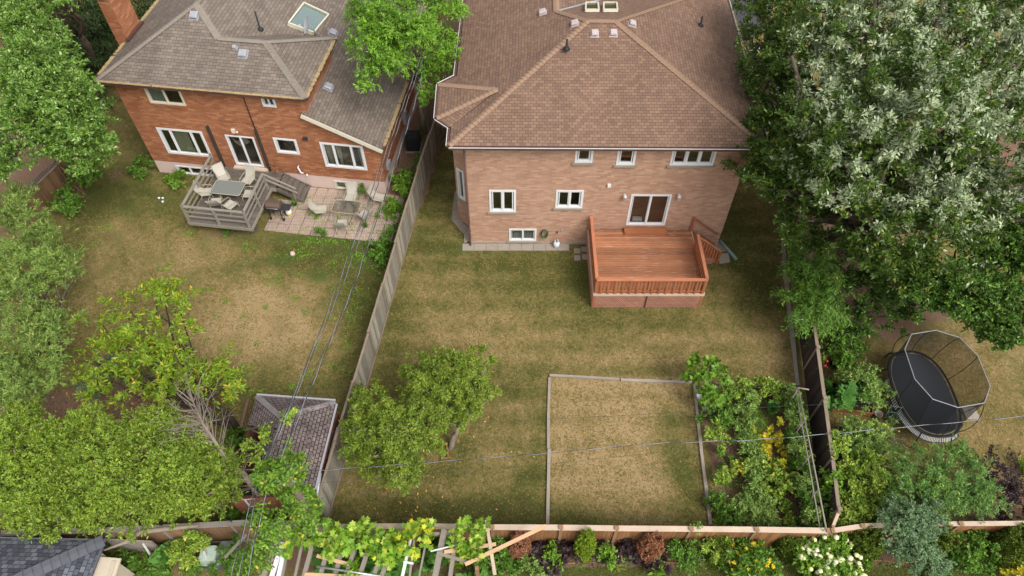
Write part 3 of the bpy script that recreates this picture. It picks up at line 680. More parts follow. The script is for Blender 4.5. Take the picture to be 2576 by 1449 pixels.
GR = frame(L(12.33,0,0), L(12.33,15,0)); wall(mb, GR, 0, 15, .84, 3.15)
GE = frame(L(9.2,0,0), L(9.2,4.2,0)); wall(mb, GE, 0, 4.2, 3.2, 5.85)
GL_ = frame(L(0,15,0), L(0,0,0)); wall(mb, GL_, 0, 15, 0, 5.85)
obj('wall', mb, M['brick_nb'], H2)
G2 = lambda u, z, d=0: G(u, z, d-.015)
mb = MB(); wall(mb, G2, .01, 12.32, 0, .84, [w2['BL'], w2['BR']], .1); g3 = frame(L(12.315,0,0), L(12.315,15,0)); wall(mb, g3, 0, 15, 0, .84); obj('foundation', mb, M['found_nb'], H2)
window(H2, G, *w2['UL'], cols=(1,1), curtain={'spans': [(1.55,2.35)], 'mat': 'curtain_grey'}, mat='cream', sash=.02)
window(H2, G, *w2['US'], cols=(1,1), sash=.02)
window(H2, G, *w2['L'], cols=(.25,.5,.25), curtain={'spans': [(1.75,2.55)], 'mat': 'curtain'}, fw=.11, sash=.02)
window(H2, G, *w2['X'], cols=(1,1), door=True, room='interior', sash=.02)
window(H2, G, *w2['M'], cols=(1,), fw=.1, sash=.02)
window(H2, G, *w2['R'], cols=(.27,.46,.27), curtain={'spans': [(9.55,9.95), (10.1,10.4), (10.85,10.98), (11.2,11.4)], 'mat': 'curtain', 'pinch': .45}, room='interior', fw=.11, sash=.02)
window(H2, G2, *w2['BL'], cols=(1,1,1), room='interior', sash=.02); window(H2, G2, *w2['BR'], cols=(1,1), curtain={'spans': [(9.7,10.7)], 'mat': 'curtain_grey'}, sash=.02, mat='cream')
mb = MB()
for k in ('UL', 'US', 'L', 'M', 'R'):
    u0, u1, z0, z1 = w2[k]; n = int((u1-u0+.1)/.085)
    for i in range(n): a = u0-.05+(u1-u0+.1)*i/n; fbox(mb, G, a, a+.07, z0-.14, z0-.003, 0, .05)
obj('brick_sills', mb, M['brick_nb'], H2)
Ez = 5.95; S1, S2 = .47, .488
rz = lambda w_: Ez+S1*(w_+.3)
EA, ED = L(-.55,-.3,Ez), L(9.45,-.3,Ez); uA = 3.35; wA = -.3+(uA+.55); zA = rz(wA); A2 = L(uA,wA,zA)
zB = 7.07; wB = -.3+(zB-Ez)/S1; uB = uA+(zA-zB)/S2; B2 = L(uB,wB,zB); uC = 9.45-(wB+.3); C2 = L(uC,wB,zB); wE2 = 2*wB+.3; E2 = L(9.45,wE2,Ez); uF = uA+(zA-Ez)/S2; F2 = L(uF,wE2,Ez)
big = lambda u: zA-S2*(u-uA)
mb = MB()
mb.poly([EA, ED, C2, B2, A2]); mb.poly([ED, E2, C2]); mb.poly([B2, C2, E2, F2]); mb.poly([EA, A2, L(uA,15,zA), L(-.55,15,Ez)])
mb.poly([A2, B2, F2, L(uF,15,big(uF)), L(uA,15,zA)])
mb.poly([F2, L(9.05,wE2,big(9.05)), L(9.05,-.28,big(9.05)), L(12.6,-.28,big(12.6)), L(12.6,15,big(12.6)), L(uF,15,big(uF))])
roof2 = obj('roof', mb, M['sh_nb'], H2)
mb = MB()
for p, q in ((A2,EA), (B2,A2), (C2,B2), (C2,ED), (C2,E2)): caps(mb, q, p, .16, .16)
caps(mb, A2, L(uA,15,zA), .16); obj('ridge_cap', mb, M['sh_nb_cap'], roof2)
mb = MB(); gutter(mb, EA, ED, G(0,0,1)-G(0,0,0), lip=0); gutter(mb, ED, E2, G(1,0,0)-G(0,0,0), lip=0); gutter(mb, L(-.55,15,Ez), EA, G(0,0,0)-G(1,0,0), lip=0); gutter(mb, L(12.6,-.28,big(12.6)), L(12.6,15,big(12.6)), G(1,0,0)-G(0,0,0), lip=0)
obj('gutter', mb, M['brown_metal'], H2)
mb = MB(); rg = random.Random(4)
def litter(p, q, n):
    for i in range(n):
        t = rg.random(); c = p+(q-p)*t; c.z += .01; s = .03+rg.random()*.03; mb.box(c.x-s*1.6, c.x+s*1.6, c.y-s, c.y+s, c.z-.03, c.z+rg.random()*.03)
litter(L(-.5,-.36,Ez), L(9.3,-.36,Ez), 330); litter(L(9.5,-.3,Ez), L(9.5,wE2,Ez), 120); litter(L(-.6,0,Ez), L(-.6,8,Ez), 240); litter(L(12.66,0,big(12.6)), L(12.66,9,big(12.6)), 300)
lt = obj('gutter_litter', mb, M['litter'], H2); lt['kind'] = 'stuff'
mb = MB(); p, q = L(9.0,-.3,big(9.0)-.03), L(12.62,-.3,big(12.62)-.03); mb.beam(p-Vector((0,0,.09)), q-Vector((0,0,.09)), .04, .2); obj('rake_board', mb, M['cream'], H2)
mb = MB(); z = Ez-.13; mb.poly([L(-.5,-.28,z), L(9.4,-.28,z), L(9.4,wE2,z), L(9.2,wE2,z), L(9.2,0,z), L(-.5,0,z)]); obj('soffit', mb, M['brown_metal'], H2)
mb = MB(); mb.prism([(p.x,p.y) for p in (L(-.95,2.7,0), L(-.35,2.7,0), L(-.35,4.1,0), L(-.95,4.1,0))], 0, 8.25)
ch = obj('chimney', mb, M['brick_nb'], H2); mb = MB(); mb.prism([(p.x,p.y) for p in (L(-1.02,2.62,0), L(-.28,2.62,0), L(-.28,4.18,0), L(-1.02,4.18,0))], 8.25, 8.37); obj('chimney_cap', mb, M['concrete'], ch)
mb = MB(); mb.prism([(p.x,p.y) for p in (L(-.35,2.6,0), L(-.2,2.6,0), L(-.2,4.2,0), L(-.35,4.2,0))], 5.7, 6.25); obj('flashing', mb, M['brown_metal'], ch)
RP2, BP2 = pl(EA,ED,A2), pl(A2,L(uA,15,zA),L(12.6,15,big(12.6)))
for u, v, P_ in ((489,40,RP2), (612,136,RP2), (826,220,BP2), (838,84,BP2)): roofvent(roof2, hit(u,v,P_[0],P_[1]), up(P_[1]), 'grey_metal', .38)
roofvent(roof2, hit(592,121,*RP2), up(RP2[1]), 'grey_metal', .18)
vpipe(roof2, hit(655,74,*BP2), .95, .04)
sk = [hit(u,v,*BP2) for u, v in ((763,13),(825,42),(787,88),(724,64))]; skylight(roof2, sk, up(BP2[1]), well=True, h=.2)
# dish
dp = hit(795,93,*BP2); mb = MB(); mb.tube([dp, dp+Vector((0,0,.5)), dp+Vector((-.1,-.05,.62))], .02, 6); mb.tube([dp+Vector((.25,.05,-.1)), dp+Vector((0,0,.4))], .012, 5); mb.tube([dp+Vector((-.2,-.1,.08)), dp+Vector((0,0,.4))], .012, 5)
ds = obj('satellite_dish', mb, M['grey_metal'], roof2)
mb = MB(); c = dp+Vector((-.2,-.1,.72)); ax = Vector((-.85,-.3,.4)).normalized(); x = ax.cross(Vector((0,0,1))).normalized(); y = x.cross(ax); vs = []; n = 20
for i in range(4):
    r = .47*i/3
    for j in range(n): a = 2*math.pi*j/n; vs.append(c+x*r*math.cos(a)*.85+y*r*math.sin(a)+ax*(.12*(r/.47)**2))
mb.mesh(vs, [(i*n+j, i*n+(j+1)%n, (i+1)*n+(j+1)%n, (i+1)*n+j) for i in range(3) for j in range(n)], 0, True); mb.tube([c-y*.3, c+ax*.4-y*.1], .012, 5); mb.ell(c+ax*.42-y*.08, .05, .05, .05, 8, 5); obj('reflector', mb, plain('dish_grey', hexc(196,198,200), .4, var=.04), ds)
for ua, za, ub, zb in ((3.9,3.57,3.9,.95), (6.34,3.59,6.34,.95)): mb = MB(); fbox(mb, G, ua-.06, ua+.06, zb, za, 0, .12); obj('wall_post', mb, M['bark_dk'], H2)
mb = MB(); mb.tube([G(6.31,5.8,.03), G(6.32,4.6,.03), G(6.34,3.6,.04)], .022, 6); mb.tube([G(6.34,3.9,.02), G(4.6,3.95,.02)], .006, 4); obj('wall_conduit', mb, M['black'], H2)
mb = MB(); fbox(mb, G, 5.08, 5.26, 3.28, 3.5, 0, .1); mb.ell(G(5.4,3.42,.14), .06, .06, .06, 8, 6); obj('security_light', mb, M['cream'], H2)
mb = MB(); fbox(mb, G, 8.65, 8.87, 3.24, 3.4, 0, .1); obj('wall_vent', mb, M['charcoal'], H2)
mb = MB(); mb.tube([G(7.95,1.42,.0), G(7.95,1.42,.12), G(8.05,1.1,.16), G(8.15,1.05,.12)], .04, 8); mb.tube([G(8.32,1.0,.12), G(8.32,.85,.14)], .04, 8); obj('vent_elbow', mb, M['white'], H2)
mb = MB(); fbox(mb, GR, .6, 1.0, 1.1, 1.5, 0, .15); fbox(mb, GR, 4.3, 4.7, 1.0, 1.7, 0, .18); mb.tube([GR(4.5,3.1,.05), GR(4.5,1.7,.05)], .02, 6); obj('meter_box', mb, M['grey_metal'], H2)
# ------------------------------------------------------------ fences
def fence(label, pts, h, board, cap='fence_cap', post='fence_cap', bw=.14, face=1, step=0, capw=.1, jit=.01, posth=.06, postcap=False, seed=1, rail=True, gap=.006, skip=(), hs=None, group=None, twist=0, capz=0):
    rg = random.Random(seed); c = sum((Vector((*p, 0)) for p in pts), Vector())/len(pts)
    t = thing('fence', label, 'fence', c, group)
    for i, (a, b) in enumerate(zip(pts, pts[1:])):
        if i in skip: continue
        f = frame(a, b); hh = (hs[i] if hs else h)+(step if i % 2 else 0); n = max(2, round(f.L/bw)); w_ = f.L/n
        mb = MB()
        for k in range(n):
            o = rg.uniform(-.004, .004); z1 = hh-.02+rg.uniform(-jit, jit)
            c4 = [f(k*w_+gap/2, .04, o), f((k+1)*w_-gap/2, .04, o+twist), f((k+1)*w_-gap/2, .04, o-.02+twist), f(k*w_+gap/2, .04, o-.02)]
            c5 = [p+Vector((0, 0, z1-.04)) for p in c4]; q = random.random()*9
            W_ = w_-gap; fr = [(q, q), (q, q+W_), (q+z1, q+W_), (q+z1, q)]; uv = [[(q, q), (q+.02, q), (q+.02, q+.02), (q, q+.02)]]*2+[[(q, q), (q, q+W_), (q+z1, q+W_), (q+z1, q)]]*4
            mb.hexa(c4+c5, 0, uv)
        obj('board_panel', mb, M[board], t)
        if cap:
            mb = MB(); mb.beam(f(.03, hh+.0, -.01), f(f.L-.03, hh+.0, -.01), capw, .035); obj('cap_rail', mb, M[cap], t)
        if rail:
            mb = MB(); mb.beam(f(.06, .08, .04), f(f.L-.06, .08, .04), .04, .1); obj('bottom_rail', mb, M[cap or post], t)
    for i, p in enumerate(pts):
        if (i in skip and i-1 in skip): continue
        mb = MB(); hh = (hs[min(i, len(hs)-1)] if hs else h)+max(0, step); mb.box(p[0]-.05, p[0]+.05, p[1]-.05, p[1]+.05, -.1, hh+posth)
        if postcap: mb.box(p[0]-.075, p[0]+.075, p[1]-.075, p[1]+.075, hh+posth, hh+posth+.03)
        obj('post', mb, M[post], t)
    return t
def xf(y):
    K = ((34, -3.55), (32.33, -3.79), (25.95, -4.77), (15.22, -6.14), (9.27, -6.93), (8.6, -7.02))
    for (y1, x1), (y0, x0) in zip(K, K[1:]):
        if y >= y0: return x0+(x1-x0)*(y-y0)/(y1-y0)
    return -7.02
ys = [9.3, 11.7, 14.15, 16.55, 19.0, 21.42, 23.9, 26.3, 28.75, 31.2, 33.7]
fence('long weathered grey board fence between the two back lawns', [(xf(y)+.06, y) for y in ys], 1.8, 'fence_grey', face=1, step=.07, capw=.09, seed=5)
fence('short new orange-brown fence section at the foot of the grey fence', [(-7.05, 8.55), (xf(9.3)+.06, 9.24)], 1.75, 'fence_brown', cap=None, seed=6, post='post_brown')
fence('brown board rear fence with a pale cap rail along the planted strip', [(-6.9,8.47),(-5.65,8.5),(-3.17,8.52),(-.68,8.48),(1.68,8.47),(3.59,8.44),(6.14,8.42),(8.38,8.4),(10.83,8.36)], 1.8, 'fence_brown', cap='cap_light', post='post_brown', capw=.19, postcap=True, seed=7, rail=False, bw=.135)
fence('brown fence continuing behind the clipped cedars at lower right', [(10.95,8.36),(12.05,8.52),(13.5,8.58),(15.45,8.6),(17.85,8.62),(20.3,8.62)], 1.8, 'fence_brown', cap='cap_light', post='post_brown', capw=.16, postcap=True, seed=8, rail=False)
fence('dark weathered wooden fence on the right of the vegetable garden', [(11.42,9.1),(11.72,11.0),(12.08,13.47),(12.42,15.8),(12.75,18.2),(13.1,20.6),(13.45,23),(13.8,25.5),(14.15,28),(14.5,30.5)], 1.8, 'fence_dark', cap='fence_cap', post='fence_cap', capw=.13, postcap=True, seed=9, rail=False)
fence('short light brown corner fence joining dark fence and rear fence', [(11.05,8.5),(11.4,9.02)], 1.75, 'fence_brown', cap='cap_light', post='post_brown', seed=10, rail=False)
fence('two-tone rear fence with double grey rail below the cedar thicket', [(-17.6,8.3),(-15.8,8.36),(-14.0,8.41),(-12.1,8.5),(-9.74,8.64),(-8.72,8.71),(-7.67,8.56),(-7.08,8.47)], 1.7, 'fence_mix', cap='pergola', post='pergola', capw=.2, seed=11, rail=True)
fence('leaning brown board fence under the left maple', [(-23.9,23.9),(-23.3,25.4),(-22.85,26.8),(-22.3,28.5)], 1.6, 'fence_mix', cap='fence_cap', post='fence_mix', seed=12, bw=.17)
t = thing('gate', 'open board gate with diagonal brace beside the leaning fence', 'gate', (-22.2, 26.4, 0))
f = frame((-22.8,26.9), (-21.9,26.2)); mb = MB()
for k in range(7): fbox(mb, f, k*.16+.004, k*.16+.152, .05, 1.45, -.02, 0)
obj('boards', mb, M['fence_mix'], t)
mb = MB(); mb.beam(f(0,1.42,.03), f(1.12,1.42,.03), .04, .1); mb.beam(f(0,.2,.03), f(1.12,.2,.03), .04, .1); mb.beam(f(.05,.25,.035), f(1.08,1.38,.035), .03, .1); obj('brace', mb, M['fence_cap'], t)
mb = MB(); f = frame((-24.6,24.3), (-23.2,28))
for k in range(26): fbox(mb, f, k*.14, k*.14+.09, .0, 1.3, -.02, .0)
t = tag(obj('slatted_screen', mb, M['pergola'], base=(-24,26,0)), 'grey slatted panel standing behind the leaning brown fence', 'fence')
# timber edging
def edging(label, lines, mat='timber', w=.12, h=.1):
    a = at(*lines[0][0]); t = thing('timber_edging', label, 'edging', a)
    for p, q in lines:
        p, q = at(*p, h/2), at(*q, h/2); mb = MB(); n = max(1, int((q-p).length/2.4))
        rj = random.Random(int(p.x*100)); jv = lambda: Vector((rj.uniform(-.025,.025), rj.uniform(-.025,.025), rj.uniform(-.01,.01)))
        for i in range(n):
            a_1, b_1 = p+(q-p)*(i/n)+jv(), p+(q-p)*((i+.99)/n)+jv(); c_1 = (a_1+b_1)/2+jv(); mb.beam(a_1, c_1, w*rj.uniform(.85,1.1), h); mb.beam(c_1, b_1, w*rj.uniform(.85,1.1), h)
        obj('timber', mb, M[mat], t)
    return t
edging('grey timber edging round the dry rectangular lawn patch', [((1382,946),(1742,963)), ((1382,950),(1378,1336)), ((1745,966),(1788,1322))])
edging('thin timber edging along the top of the vegetable garden', [((1800,967),(2006,969))], w=.1)
edging('long grey timber laid beside the dark right fence', [((1963,560),(1989,808)), ((1989,812),(2008,972))], w=.17)
edging('small broken wooden frame round the foot of the yard tree', [((1120,1112),(1128,1150)), ((1110,1152),(1126,1151))], mat='fence_brown', w=.06)
# ------------------------------------------------------------ orange deck
DZ = 1.08
D1 = thing('wooden_deck', 'orange stained wooden deck with slatted railing behind the pink house', 'deck', (6, 21, 0))
dx0, dx1, dy0, dy1 = 3.62, 8.5, 19.12, 22.9
mb = MB(); y = dy0
while y < dy1-.02:
    mb.hexa([(dx0,y+.008,DZ-.035),(dx1,y+.008,DZ-.035),(dx1,y+.132,DZ-.035),(dx0,y+.132,DZ-.035),(dx0,y+.008,DZ),(dx1,y+.008,DZ),(dx1,y+.132,DZ),(dx0,y+.132,DZ)],
            0, [[(0,y),(1,y),(1,y+.1),(0,y+.1)], [(random.random()*9,y),(random.random()*9+4.9,y),(4.9+random.random()*9,y+.14),(random.random()*9,y+.14)]]+[[(0,y),(1,y),(1,y+.03),(0,y+.03)]]*4)
    o = random.random()*20; mb.uv[-5] = [(o,y),(o+4.9,y),(o+4.9,y+.14),(o,y+.14)]; y += .14
obj('floor_boards', mb, M['deck'], D1)
mb = MB(); mb.beam((dx0-.02,dy0-.02,DZ-.08), (dx1+.02,dy0-.02,DZ-.08), .04, .15); mb.beam((dx0-.02,dy0,DZ-.08), (dx0-.02,dy1,DZ-.08), .04, .15); mb.beam((dx1+.02,dy0,DZ-.08), (dx1+.02,dy1,DZ-.08), .04, .15); obj('fascia', mb, M['cap_light'], D1)
RT = 2.06
def rails(a, b, inner, n=None, step=.16, bw=.085):
    a, b = Vector(a), Vector(b); d = (b-a); Lr = d.length; d.normalize(); s = Vector((d.y, -d.x, 0)); n = int(Lr/step)
    cp = MB(); cp.beam(a+Vector((0,0,RT)), b+Vector((0,0,RT)), .14, .04); obj('rail_cap', cp, M['deck_cap'], D1)
    mb = MB()
    for z in (RT-.07, DZ+.16): mb.beam(a+Vector((0,0,z)), b+Vector((0,0,z)), .04, .09)
    obj('rail', mb, M['deck_rail'], D1)
    mb = MB()
    for i in range(n):
        p = a+d*(Lr*(i+.5)/n); o = s*(.035 if i % 2 else -.035); mb.beam(p+o+Vector((0,0,DZ+.02)), p+o+Vector((0,0,RT-.03)), bw, .03, up=s)
    obj('balusters', mb, M['deck_rail'], D1)
rails((dx0+.04,dy0,0), (dx1-.04,dy0,0), 1); rails((dx0+.06,22.85,0), (dx0+.06,dy0+.04,0), 1, step=.14); rails((dx1-.06,21.75,0), (dx1-.06,dy0+.04,0), 1, step=.115, bw=.1)
for x, y in ((dx0+.06,dy0+.04), (dx1-.06,dy0+.04), (dx1-.06,21.75), (dx1-.02,22.86), (dx0+.06,22.86), (6.0,dy0+.04)):
    mb = MB(); mb.box(x-.045, x+.045, y-.045, y+.045, 0, RT-.02 if y < 22.8 else RT-.1); obj('post', mb, M['deck_rail'], D1)
mb = MB(); mb.box(5.3, 7.3, 22.55, 22.9, DZ, DZ+.17); obj('door_step', mb, M['deck_rail'], D1)
def lattice(mb, P0, U, w_, h, sp=.1, bw=.032, th=.006):
    P0, U = Vector(P0), Vector(U).normalized(); Z = Vector((0,0,1)); Nn = U.cross(Z)
    for sgn, off in ((1, 0), (-1, .012)):
        k = -h
        while k < w_+h:
            a0, z0, a1, z1 = (k, 0, k+h, h) if sgn > 0 else (k+h, 0, k, h)
            def clip(a0, z0, a1, z1):
                pts = []
                for t in (0, 1): pass
                lo, hi = 0.0, 1.0; da = a1-a0
                for bd, s in ((0, 1), (w_, -1)):
                    f0 = s*(a0-bd); f1 = s*(a1-bd)
                    if f0 < 0 and f1 < 0: return None
                    if f0 < 0: lo = max(lo, f0/(f0-f1))
                    if f1 < 0: hi = min(hi, f0/(f0-f1))
                return (lo, hi) if hi-lo > .02 else None
            r = clip(a0, z0, a1, z1)
            if r:
                p = P0+U*(a0+(a1-a0)*r[0])+Z*(z0+(z1-z0)*r[0])+Nn*off; q = P0+U*(a0+(a1-a0)*r[1])+Z*(z0+(z1-z0)*r[1])+Nn*off
                mb.beam(p, q, bw, th, up=Nn)
            k += sp
mb = MB(); lattice(mb, (dx0,dy0+.02,.02), (1,0,0), dx1-dx0, DZ-.18, sp=.125, bw=.042); obj('lattice_skirt', mb, M['lattice_or'], D1)
mb = MB(); lattice(mb, (dx0,dy1,.02), (0,-1,0), dy1-dy0, DZ-.18); obj('lattice_skirt', mb, M['lattice_or'], D1)
mb = MB(); lattice(mb, (dx1,dy0,.02), (0,1,0), dy1-dy0-1.1, DZ-.18); obj('lattice_skirt', mb, M['lattice_or'], D1)
mb = MB(); mb.poly([(dx0+.1,dy0+.35,0),(dx1-.1,dy0+.35,0),(dx1-.1,dy0+.35,DZ-.1),(dx0+.1,dy0+.35,DZ-.1)]); mb.beam((dx0,dy0+.06,.1),(dx1,dy0+.06,.1),.04,.1); mb.beam((6.0,dy0+.0,0),(6.0,dy0+.0,DZ-.16),.07,.03,up=(0,1,0)); obj('shade_backing_frame', mb, M['bark_dk'], D1)  # dark sheet stands in for under-deck shade behind the lattice; beams are framing
st = MB()
for i in range(4): st.box(dx1+.02+i*.28, dx1+.3+i*.28+.02, 21.8, 22.8, DZ-.22*(i+1)-.04, DZ-.22*(i+1))
obj('stair_treads', st, M['deck_rail'], D1)
for y in (21.76, 22.84): mb = MB(); mb.beam((dx1+.02,y,DZ-.12), (dx1+1.25,y,.06), .04, .24); obj('stringer', mb, M['deck_rail'], D1)
mb = MB(); mb.beam((dx1-.02,21.72,DZ+.86), (dx1+1.3,21.72,.88), .1, .04); obj('stair_handrail', mb, M['deck_cap'], D1)
mb = MB()
for i in range(9): x = dx1+.1+i*.14; zt = DZ+.84-(x-dx1)*.8; mb.beam((x,21.72,zt-.78), (x,21.72,zt), .09, .03, up=(0,1,0))
mb.box(dx1+1.2, dx1+1.29, 21.68, 21.77, 0, .95); obj('stair_balusters', mb, M['deck_rail'], D1)
mb = MB(); mb.beam((dx1-.02,22.86,DZ+.8), (dx1+1.3,22.86,.8), .04, .09); obj('stair_handrail', mb, M['deck_rail'], D1)
mb = MB(); lattice(mb, (dx1+.05,21.68,.02), (1,0,0), .95, .45, sp=.08); obj('lattice_skirt', mb, M['lattice_or'], D1)
mb = MB(); rg = random.Random(2)
pts = [at(*q) for q in ((1806,640),(1832,637),(1836,660),(1810,664))]; mb.prism([(p.x,p.y) for p in pts], 0, .05); struct('stair_paver', mb, M['concrete'])
mb = MB(); pts = [at(*q) for q in ((1797,612),(1815,612),(1830,632),(1803,636))]; mb.prism([(p.x,p.y) for p in pts], 0, .04); struct('splash_pad', mb, M['stone'])
mb = MB()
for i, (u, v) in enumerate(((1452,632),(1470,628),(1452,650),(1472,648))): p = at(u,v); mb.box(p.x-.16, p.x+.16, p.y-.16, p.y+.16, 0, .04+.01*i)
struct('brick_pad', mb, M['stone'])
p, q = at(1811,606,.12), at(1853,653,.08); mb = MB(); mb.tube([p, p+(q-p)*.5+Vector((0,0,.03)), q], .075, 12)
for i in range(24): c = p+(q-p)*(i/24); mb.tube([c, c+(q-p)*.012], .083, 12)
tag(obj('drain_pipe', mb, plain('drain_grey', hexc(128,148,146), .6), base=p), 'grey-green corrugated downpipe extension lying on grass by the deck stairs', 'drain pipe')
# hose
hc = F(3.56, .84, .1); rg = random.Random(8); mb = MB()
for k in range(7):
    r = .19+.035*rg.random(); pts = []
    for j in range(25):
        a = 2*math.pi*j/24; pts.append(F(3.62+r*.72*math.cos(a)+.02*math.sin(3*a+k), .84+r*1.25*math.sin(a)-.04, .05+.02*k+.01*math.sin(5*a)))
    mb.tube(pts, .012, 6)
tag(obj('garden_hose', mb, plain('hose_green', hexc(54,112,66), .5), base=hc), 'coiled green garden hose hanging on the pink brick wall', 'hose')
def propane(label, loc, s=1.0, band=False):
    t = thing('propane_tank', label, 'gas tank', loc); x, y, z = loc; mb = MB()
    mb.lathe((x,y,z), [(.1,0), (.1,.03), (.08,.04), (.12,.06), (.15,.11), (.152,.27), (.12,.34), (.05,.37), (.03,.38)], 20); obj('tank_body', mb, M['plastic_white'], t)
    mb = MB(); n = 20
    for k in range(3):
        a0 = k*2.09+.2; P_ = [(x+.1*math.cos(a0+j*.22), y+.1*math.sin(a0+j*.22)) for j in range(6)]
        for (ax, ay), (bx, by) in zip(P_, P_[1:]): mb.hexa([(ax,ay,z+.34),(bx,by,z+.34),(bx*.98+x*.02,by*.98+y*.02,z+.34),(ax*.98+x*.02,ay*.98+y*.02,z+.34),(ax,ay,z+.46),(bx,by,z+.46),(bx*.98+x*.02,by*.98+y*.02,z+.46),(ax*.98+x*.02,ay*.98+y*.02,z+.46)])
    obj('collar', mb, M['plastic_white'], t); mb = MB(); mb.lathe((x,y,z+.37), [(.02,0),(.02,.05),(.035,.055),(.035,.07)], 8); mb.tube([(x,y,z+.4),(x+.06,y,z+.41)], .012, 6); obj('valve', mb, M['charcoal'], t)
    if band: mb = MB(); mb.lathe((x,y,z+.12), [(.154,0),(.156,.12)], 20); obj('band', mb, M['yellow'], t)
    return t
p = at(1400,629,.04); propane('white propane tank standing on paving against the pink house', (p.x, 22.73, .05))
# ------------------------------------------------------------ old grey deck (neighbour's frame)
OZ = .95
D2 = thing('wooden_deck', 'weathered grey deck with three-bar railing holding patio furniture', 'deck', L(5.2,-2,0))
mb = MB(); w_ = -4.0
while w_ < -.06:
    u0, u1 = 3.66, (6.78 if w_ < -1.32 else 7.05); a, b = L(u0,w_+.067,OZ-.02), L(u1,w_+.067,OZ-.02); mb.beam(a, b, .13, .035); w_ += .136
obj('floor_boards', mb, M['old_wood'], D2)
mb = MB()
for a, b in (((3.62,-4.04),(6.82,-4.04)), ((3.62,-4.04),(3.62,-.1)), ((6.82,-4.04),(6.82,-1.3)), ((6.82,-1.3),(7.08,-1.3))): mb.beam(L(*a,OZ-.09), L(*b,OZ-.09), .04, .18)
obj('fascia', mb, M['old_wood_lt'], D2)
def bars(label, a, b):
    for k, z in enumerate((1.95, 1.6, 1.28)):
        mb = MB(); mb.beam(L(*a,z), L(*b,z), .13 if k == 0 else .04, .04 if k == 0 else .09); obj('rail_cap' if k == 0 else 'rail', mb, M['old_wood_lt'], D2)
bars('', (3.66,-3.95), (6.7,-3.95)); bars('', (3.66,-3.95), (3.66,-.4)); bars('', (6.68,-3.95), (6.68,-1.3))
for u, ww, h in ((3.66,-3.95,1.94), (5.2,-3.98,1.94), (6.68,-3.95,1.94), (6.72,-2.6,1.94), (6.68,-1.32,1.95), (3.66,-2.2,1.94), (3.66,-.42,2.1), (7.9,-1.18,.95)):
    mb = MB(); mb.beam(L(u,ww,0 if u > 7.5 or ww > -.5 else OZ-.15), L(u,ww,h), .09, .09, up=L(1,0,0)-L(0,0,0)); obj('post', mb, M['old_wood_lt'], D2)
for i in range(5):
    mb = MB(); u = 7.08+i*.24; z = OZ-.17*(i+1)+.02; mb.beam(L(u+.13,-1.18,z), L(u+.13,-.1,z), .27, .05, up=(0,0,1)); mb.beam(L(u+.24,-1.15,z-.1), L(u+.24,-.12,z-.1), .03, .15); obj('stair_tread', mb, M['old_wood'], D2)
for ww in (-1.2, -.1): mb = MB(); mb.beam(L(7.0,ww,OZ-.12), L(8.3,ww,.05), .04, .2); obj('stringer', mb, M['old_wood'], D2)
for dz in (0, -.35): mb = MB(); mb.beam(L(6.68,-1.3,1.9+dz), L(8.1,-1.2,.98+dz*.8), .09, .04); obj('stair_handrail', mb, M['old_wood_lt'], D2)
mb = MB(); mb.beam(L(4.5,-.14,OZ+.09), L(6.3,-.14,OZ+.09), .22, .1); obj('door_step', mb, M['cap_light'], D2)
for u, ww in ((3.9,-3.5),(5.2,-3.5),(6.5,-3.5),(6.5,-1.5)): mb = MB(); mb.beam(L(u,ww,0), L(u,ww,OZ-.1), .09, .09, up=L(1,0,0)-L(0,0,0)); obj('support_post', mb, M['old_wood'], D2)
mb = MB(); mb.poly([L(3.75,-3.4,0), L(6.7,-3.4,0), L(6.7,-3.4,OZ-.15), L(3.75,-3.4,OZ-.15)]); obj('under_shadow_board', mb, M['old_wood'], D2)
# patio
mb = MB(); rg = random.Random(5)
for i in range(11):
    for j in range(6):
        u = 6.9+i*.585; ww = -3.3+j*.54; 
        if u < 8.2 and ww > -1.4 and i < 2: continue
        if u > 12.3 and ww > -.2: continue
        z = .035+rg.random()*.02; du, dw = rg.uniform(-.01,.01), rg.uniform(-.01,.01); g = .012
        if i > 8 and rg.random() < .2: g = .06
        c = [L(u+g+du,ww+g+dw,0), L(u+.57-g*.3+du,ww+g+dw,0), L(u+.57-g*.3,ww+.53-g*.3,0), L(u+g,ww+.53-g*.3,0)]; mb.prism([(p.x,p.y) for p in c], 0, z)
patm = bricks('patio_slab', hexc(198,174,156), hexc(178,154,138), hexc(146,126,112), .1, .2, .008, stain=.2, third=hexc(196,168,138)); struct('patio', mb, patm)
